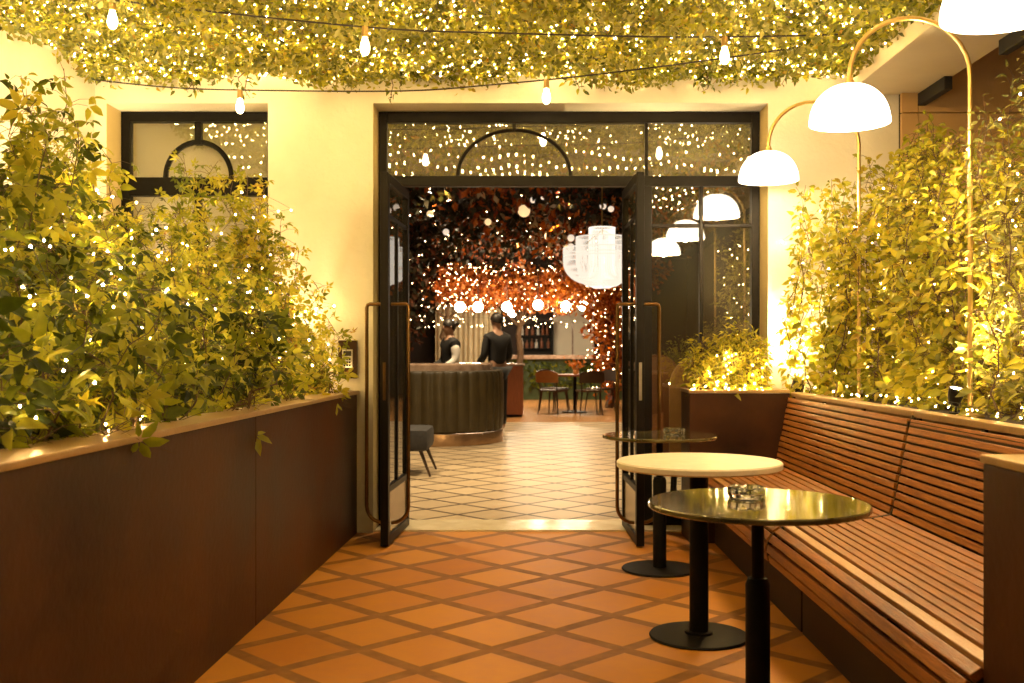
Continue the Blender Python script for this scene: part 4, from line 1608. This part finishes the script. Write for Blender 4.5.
lamp('lamp_light', 'POINT', (0, 0, 2.35), 7, (1.0, 0.74, 0.42), ch, shadow_soft_size=0.03)

# arched chair backs just inside the side pane
def arched_back(name, label, x, y, w, h, m, rz):
    r = thing(name, label, 'chair', (x, y, 0.004), rz)
    mb = MB()
    hw = w / 2
    poly = [(-hw, 0.30), (hw, 0.30), (hw, h - hw * 1.1)]
    for k in range(1, 16):
        a = PI * k / 16
        poly.append((hw * math.cos(a), h - hw * 1.1 + hw * 1.1 * math.sin(a)))
    poly.append((-hw, h - hw * 1.1))
    mb.prism(poly, -0.03, 0.03)
    mb.build('backrest', m, r)
    mb = MB()
    mb.box(-hw + .01, hw - .01, 0.031, 0.46, 0.34, 0.46, .02)
    mb.build('seat', m, r)
    for sx in (-1, 1):
        for sy in (0.0, 0.42):
            l = MB()
            l.tube([(sx * (hw - .05), sy, 0.34), (sx * (hw - .03), sy, 0)], [0.016, 0.01], 8)
            l.build('leg', M['black'], r)
    return r


arched_back('high_back_chair', 'brown leather chair with tall arched back behind the glass', 0.985, 7.75, 0.36, 1.17, M['brownback'], 0.15)
arched_back('high_back_chair', 'tan leather chair with tall arched back behind the planter box', 1.27, 7.55, 0.44, 1.165, M['tanback'], -0.1)

# dark lounge chair behind the left leaf
lc = thing('lounge_chair', 'charcoal upholstered lounge chair with splayed leg behind the left door leaf', 'chair', (-1.30, 10.05, 0.004))
mb = MB()
mb.box(-0.38, 0.36, -0.34, 0.34, 0.24, 0.45, .05)
mb.build('seat', M['charcoal'], lc, smooth=True)
mb = MB()
mb.box(-0.44, -0.28, -0.34, 0.34, 0.40, 0.82, .05)
mb.build('backrest', M['charcoal'], lc, smooth=True)
for sx in (-1, 1):
    for sy in (-1, 1):
        l = MB()
        l.tube([(sx * 0.28, sy * .26, 0.25), (sx * 0.38, sy * .31, 0)], [0.02, 0.011], 8)
        l.build('leg', M['darkwood'], lc)

# dining group
dt = thing('dining_table', 'round dark dining table in the hall near the orange tree', 'table', (0.93, 19.9, 0.004))
mb = MB()
mb.lathe([(0.0, 0.71), (0.42, 0.71), (0.43, 0.72), (0.43, 0.745), (0.0, 0.745)], 32)
mb.build('tabletop', M['redwood'], dt)
mb = MB()
mb.lathe([(0.24, 0.0), (0.24, 0.02), (0.035, 0.05), (0.035, 0.71), (0.0, 0.71)], 16)
mb.build('pedestal', M['black'], dt)
fl = thing('table_flowers', 'little vase of orange flowers on the dining table in the hall', 'flowers', (0.95, 19.85, 0.75))
mb = MB()
mb.lathe([(0.0, 0), (0.05, 0), (0.06, .06), (0.03, .11), (0.03, .12), (0.0, .12)], 12)
mb.build('vase', M['brass'], fl)
n = 90
pos = NR.normal(0, 1, (n, 3)) * np.array([.07, .07, .05]) + np.array([0, 0, .19])
leaves('blossom', T_SMALL, pos, NR.normal(0, 1, (n, 3)), NR.normal(0, 1, (n, 3)), 0.07 * np.ones(n), M['autumn'], fl, shade=NR.uniform(.6, 1, n))


def dining_chair(label, back):
    r = thing('dining_chair', label, 'chair', group='dining chairs round the hall table')
    mb = MB()
    mb.box(-0.21, 0.21, -0.21, 0.21, 0.43, 0.465, .012)
    mb.build('seat', M['darkwood'], r)
    mb = MB()
    k = 9
    vs, fs = [], []
    for i in range(k):
        a = (i / (k - 1) - .5) * 1.5
        x, y = 0.235 * math.sin(a) / math.sin(.75), 0.16 + 0.09 * math.cos(a)
        top = 0.83 - 0.05 * abs(i - (k - 1) / 2) ** 2 / 16
        vs += [(x, y, 0.60), (x * 1.02, y + .03, top), (x * 1.02, y + .052, top), (x, y + .022, 0.60)]
        if i:
            o_ = (i - 1) * 4
            for j in range(4):
                fs.append((o_ + j, o_ + (j + 1) % 4, o_ + 4 + (j + 1) % 4, o_ + 4 + j))
    fs += [(0, 1, 2, 3), ((k - 1) * 4 + 3, (k - 1) * 4 + 2, (k - 1) * 4 + 1, (k - 1) * 4)]
    mb.add(vs, fs)
    mb.build('backrest', back, r)
    for sx in (-1, 1):
        l = MB()
        l.tube([(sx * .17, .18, .43), (sx * .21, .235, .70)], .012, 6)
        l.build('back_post', M['darkwood'], r)
        for sy in (-1, 1):
            l = MB()
            l.tube([(sx * .17, sy * .17, .43), (sx * .215, sy * .215, 0)], [.018, .011], 6)
            l.build('leg', M['darkwood'], r)
    return r


for lb, x, y, rz, bk in (('dining chair with tan back on the near left of the hall table', 0.50, 19.45, math.radians(150), M['tanback']),
                         ('dark dining chair facing away at the near side of the hall table', 1.16, 19.25, math.radians(190), M['darkwood']),
                         ('dark dining chair at the far left of the hall table', 0.55, 20.5, math.radians(40), M['darkwood']),
                         ('dark dining chair at the far right beside the orange tree', 1.45, 20.3, math.radians(-50), M['darkwood'])):
    c = dining_chair(lb, bk)
    c.location = (x, y, 0.004)
    c.rotation_euler = (0, 0, rz)


# people behind the bar ------------------------------------------------
def skin_mesh(name, joints, edges, radii, m, parent, sub=2):
    me = bpy.data.meshes.new(name)
    me.from_pydata(joints, edges, [])
    o = bpy.data.objects.new(name, me)
    COL.objects.link(o)
    md = o.modifiers.new('Skin', 'SKIN')
    if not me.skin_vertices:
        me.skin_vertices.new()
    for i, rr in enumerate(radii):
        sv = me.skin_vertices[0].data[i]
        sv.radius = rr if isinstance(rr, tuple) else (rr, rr)
        sv.use_root = i == 0
    md.use_smooth_shade = True
    ss = o.modifiers.new('Subdivision', 'SUBSURF')
    ss.levels = ss.render_levels = sub
    me.materials.append(m)
    o.parent = parent
    return o


def person(label, x, y, rz, h, shirt, longhair, sleeve=None):
    k = h / 1.75
    r = thing('person', label, 'person', (x, y, 0.004), rz)
    J = [(0, 0, .96), (0, .0, 1.10), (0, .01, 1.28), (0, .0, 1.43), (0, -.005, 1.52), (0, -.02, 1.60), (0, -.03, 1.69),
         (.17, .0, 1.40), (.22, .0, 1.13), (.20, -.20, 1.02), (.18, -.29, 1.03),
         (-.17, .0, 1.40), (-.22, .0, 1.13), (-.20, -.20, 1.02), (-.18, -.29, 1.03),
         (.09, 0, .90), (.10, -.01, .50), (.10, .01, .09), (.11, -.10, .035),
         (-.09, 0, .90), (-.10, -.01, .50), (-.10, .01, .09), (-.11, -.10, .035)]
    E = [(0, 1), (1, 2), (2, 3), (3, 4), (4, 5), (5, 6), (3, 7), (7, 8), (8, 9), (9, 10), (3, 11), (11, 12), (12, 13), (13, 14), (0, 15), (15, 16), (16, 17), (17, 18), (0, 19), (19, 20), (20, 21), (21, 22)]
    R = [(.15, .11), (.135, .10), (.155, .115), (.10, .08), (.052, .055), (.075, .088), (.068, .085), .058, .045, .035, .03, .058, .045, .035, .03, .085, .06, .042, .035, .085, .06, .042, .035]
    J = [(a * k, b * k, c * k) for a, b, c in J]
    body = skin_mesh('body', J, E, R, M['skin'], r)
    # garment: torso and arms; trousers
    gi = [0, 1, 2, 3, 4, 7, 8, 9, 11, 12, 13]
    mp = {g: i for i, g in enumerate(gi)}
    ge = [(mp[a], mp[b]) for a, b in E if a in mp and b in mp]
    gr = [tuple(q + .014 for q in (R[g] if isinstance(R[g], tuple) else (R[g], R[g]))) for g in gi]
    skin_mesh('shirt', [J[g] for g in gi], ge, gr, shirt, r)
    ti = [0, 15, 16, 17, 19, 20, 21]
    mp = {g: i for i, g in enumerate(ti)}
    te = [(mp[a], mp[b]) for a, b in E if a in mp and b in mp]
    tr = [tuple(q + .013 for q in (R[g] if isinstance(R[g], tuple) else (R[g], R[g]))) for g in ti]
    skin_mesh('trousers', [J[g] for g in ti], te, tr, M['darkcloth'], r)
    if sleeve:
        skin_mesh('sleeve', [J[7], J[8], J[9]], [(0, 1), (1, 2)], [.078, .064, .052], sleeve, r)
    # hair
    hc = Vector((0, -.012 * k, 1.665 * k))
    mb = MB()
    vs, fs = [], []
    nu, nv = 14, 8
    for i in range(nv + 1):
        for j in range(nu):
            th = 2 * PI * j / nu
            back = 0.5 + 0.5 * math.sin(th)          # +y is the back of the head
            lim = 0.40 * PI + back * (0.42 if longhair else 0.25) * PI
            ph = lim * i / nv
            vs.append((hc.x + 0.092 * k * math.sin(ph) * math.cos(th), hc.y + 0.108 * k * math.sin(ph) * math.sin(th), hc.z + 0.115 * k * math.cos(ph)))
    for i in range(nv):
        for j in range(nu):
            fs.append((i * nu + j, i * nu + (j + 1) % nu, (i + 1) * nu + (j + 1) % nu, (i + 1) * nu + j))
    mb.add(vs, fs)
    if longhair:
        mb.lathe([(0.0, -.05), (.045, -.02), (.05, .01), (.03, .045), (0.0, .05)], 12, (0, .10 * k, 1.70 * k))
    mb.build('hair', M['hair'], r, smooth=True)
    # face: nose, ears, eyes, mouth
    mb = MB()
    fy = -.108 * k
    mb.lathe([(0.0, -.012), (.012, -.006), (.009, .012), (0.0, .022)], 8, (0, fy - .006, 1.645 * k))
    for sx in (-1, 1):
        mb.lathe([(0.0, -.028), (.012, -.01), (.015, .012), (0.0, .028)], 8, (sx * .083 * k, -.02 * k, 1.645 * k))
    mb.build('face', M['skin'], r, smooth=True)
    mb = MB()
    for sx in (-1, 1):
        mb.lathe([(0.0, -.007), (.011, 0), (0.0, .007)], 8, (sx * .032 * k, fy + .012, 1.665 * k))
    mb.build('eyes', M['hair'], r)
    # hands, five fingers each
    for sx in (1, -1):
        hx, hy, hz = sx * .18 * k, -.29 * k, 1.03 * k
        jj = [(hx, hy + .02, hz), (hx, hy - .05, hz)]
        ee = [(0, 1)]
        rr = [(.026, .018), (.032, .014)]
        for f_ in range(4):
            bx_ = hx + (f_ - 1.5) * .019
            ln = (.062, .075, .07, .055)[f_]
            i0 = len(jj)
            jj += [(bx_, hy - .07, hz), (bx_, hy - .07 - ln * .5, hz - .004), (bx_, hy - .07 - ln, hz - .022)]
            ee += [(1, i0), (i0, i0 + 1), (i0 + 1, i0 + 2)]
            rr += [.0095, .0085, .007]
        i0 = len(jj)
        jj += [(hx - sx * .04, hy - .03, hz - .004), (hx - sx * .055, hy - .062, hz - .012)]
        ee += [(0, i0), (i0, i0 + 1)]
        rr += [.011, .008]
        skin_mesh('hand', jj, ee, rr, M['skin'], r, 1)
    return r


person('staff member in black with white sleeve and tied hair behind the bar', (450 - VX) * 15 / F, 15.0, math.radians(-60), 1.64, M['darkcloth'], True, M['whitecloth'])
person('taller staff member in black with short dark hair behind the bar', (497 - VX) * 15.2 / F, 15.2, math.radians(-148), 1.74, M['darkcloth'], False)


# autumn trees and hanging flowers -----------------------------------------
def tree(label, x, y, blobs, n, m, size, trunk_h, shade=(0, 1), tmpl=T_SMALL):
    r = thing('autumn_tree', label, 'tree', (x, y, 0.004), group='trees inside the hall')
    mb = MB()
    pts = vine_path((0, 0, 0), (0.1, 0, trunk_h), 0.12, 9)
    mb.tube([Vector(p) for p in pts], [0.10 - 0.05 * i / 8 for i in range(9)], 8)
    pos = []
    tw = sum(b[3] * b[4] * b[5] for b in blobs)
    for b in blobs:
        mb.tube([Vector(pts[6]), Vector(((pts[6][0] + b[0]) / 2, (pts[6][1] + b[1]) / 2, (pts[6][2] + b[2]) / 2 + .1)), Vector(b[:3])], [0.04, 0.028, 0.012], 5)
        cnt = int(n * b[3] * b[4] * b[5] / tw)
        d = NR.normal(0, 1, (cnt, 3))
        d = norm(d) * (NR.random((cnt, 1)) ** 0.45)
        lump = 1 + 0.25 * np.sin(d[:, :1] * 9 + b[0]) * np.sin(d[:, 2:] * 8 + 1)
        pos.append(np.array(b[:3]) + d * lump * np.array(b[3:6]))
    mb.build('trunk', M['bark'], r)
    pos = np.vstack(pos)
    k = len(pos)
    dr = NR.normal(0, 1, (k, 3)); dr[:, 2] -= .4
    leaves('crown', tmpl, pos, dr, NR.normal(0, 1, (k, 3)) + np.array([0, -.8, 0]), size * (0.6 + .8 * NR.random(k)), m, r, NR.uniform(shade[0], shade[1], k))
    return r


tree('orange leaved tree with tall bushy column of leaves at the right of the hall', 1.72, 21.5, [(0.05, 0, 0.9, .42, .4, .75), (0.0, 0, 1.9, .55, .5, .7), (-.2, 0, 2.7, .9, .8, .6), (.3, 0, 2.9, .9, .8, .6)], 5200, M['autumn'], .13, 2.3, (.15, 1))
tree('wide orange tree spreading over the middle of the hall', -0.25, 25.0, [(-.2, 0, 2.75, 1.5, .9, .55), (1.1, 0, 2.7, 1.0, .8, .6), (-1.3, 0, 2.9, 1.0, .8, .5), (.4, -.4, 2.45, .9, .6, .28)], 7500, M['autumn'], .13, 2.4, (.2, 1))
tree('amber tree above the bar staff', -1.9, 24.0, [(0, 0, 2.75, 1.3, .9, .45), (-1.1, 0, 2.7, 1.2, .8, .6), (.9, 0, 2.6, .8, .7, .35)], 5200, M['autumn'], .13, 2.4, (.15, .95))
tree('dark leaved tree beside the left door leaf inside the hall', -2.0, 15.8, [(0.1, 0, 2.5, .55, .7, 1.0), (0.15, 0, 1.75, .36, .5, .5), (-.5, 0, 2.9, .9, .8, .7)], 5200, M['darkleaf'], .12, 2.3, (0, 1))

n = 15000
pos = NR.uniform((-4.6, 12.0, 0), (3.2, 24.5, 1), (n, 3))
cl = np.sin(pos[:, 0] * 3.1 + 1.1 * np.sin(pos[:, 1] * 1.3)) * np.sin(pos[:, 1] * 2.3 + 0.7 * pos[:, 0])
pos[:, 2] = 3.74 - pos[:, 2] ** 1.3 * (0.25 + 0.38 * np.clip(cl + .3, 0, 1.3))
cell = np.floor(pos[:, :2] * np.array([2.2, 1.6])).astype(int)
hsh = np.abs(np.sin(cell[:, 0] * 12.9898 + cell[:, 1] * 78.233) * 43758.5453) % 1
dr = NR.normal(0, 1, (n, 3)); dr[:, 2] -= .7
o = leaves('hanging_flowers', T_SMALL, pos, dr, NR.normal(0, 1, (n, 3)) + np.array([0, -1, -.5]), 0.09 + .10 * NR.random(n), M['flowers'], None, np.clip(hsh * .8 + NR.normal(.08, .12, n), 0, 1))
tag(o, 'dark mass of red, orange and grey flowers hanging from the hall ceiling', 'flowers', kind='stuff')


def hall_lights(label, lo, hi, n, sc=1.0):
    pts = NR.uniform(lo, hi, (n, 3))
    # order into a string
    pts = pts[np.argsort(np.floor(pts[:, 2] * 4) * 100 + pts[:, 0])]
    c = pts.mean(0)
    r = thing('fairy_light_string', label, 'fairy lights', tuple(c), group='fairy light strings inside the hall')
    mb = MB()
    mb.tube([Vector(p - c) for p in pts], 0.0025, 3, cap=False)
    mb.build('cord', M['wire'], r)
    mb = MB()
    for p in pts:
        q = p - c
        s_ = 0.0085 * sc * rnd.uniform(.7, 1.25)
        mb.add([(q[0] + s_, q[1], q[2]), (q[0], q[1] + s_, q[2]), (q[0] - s_, q[1], q[2]), (q[0], q[1] - s_, q[2]), (q[0], q[1], q[2] + s_), (q[0], q[1], q[2] - s_)],
               [(0, 1, 4), (1, 2, 4), (2, 3, 4), (3, 0, 4), (1, 0, 5), (2, 1, 5), (3, 2, 5), (0, 3, 5)])
    tag(mb.build('bulbs', M['hallfairy'], r), kind='stuff')


hall_lights('fairy lights in the wide orange tree in the middle of the hall', (-1.9, 23.9, 2.2), (1.4, 24.8, 3.3), 260)
hall_lights('fairy lights in the amber tree above the bar staff', (-3.4, 22.9, 2.2), (-.8, 23.6, 3.2), 200)
hall_lights('fairy lights down the orange leaf column on the right', (1.2, 20.9, .4), (2.1, 21.2, 3.3), 130, .9)
hall_lights('fairy lights low in the leaves over the far bar', (-2.6, 24.0, 1.75), (1.2, 24.6, 2.25), 110)
hall_lights('fairy lights scattered among the dark ceiling flowers', (-3.0, 13.5, 3.05), (2.2, 22.0, 3.5), 90, .7)
hall_lights('fairy lights in the dark leaved tree by the left door leaf', (-2.4, 15.2, 1.5), (-1.5, 15.5, 3.0), 40, .7)
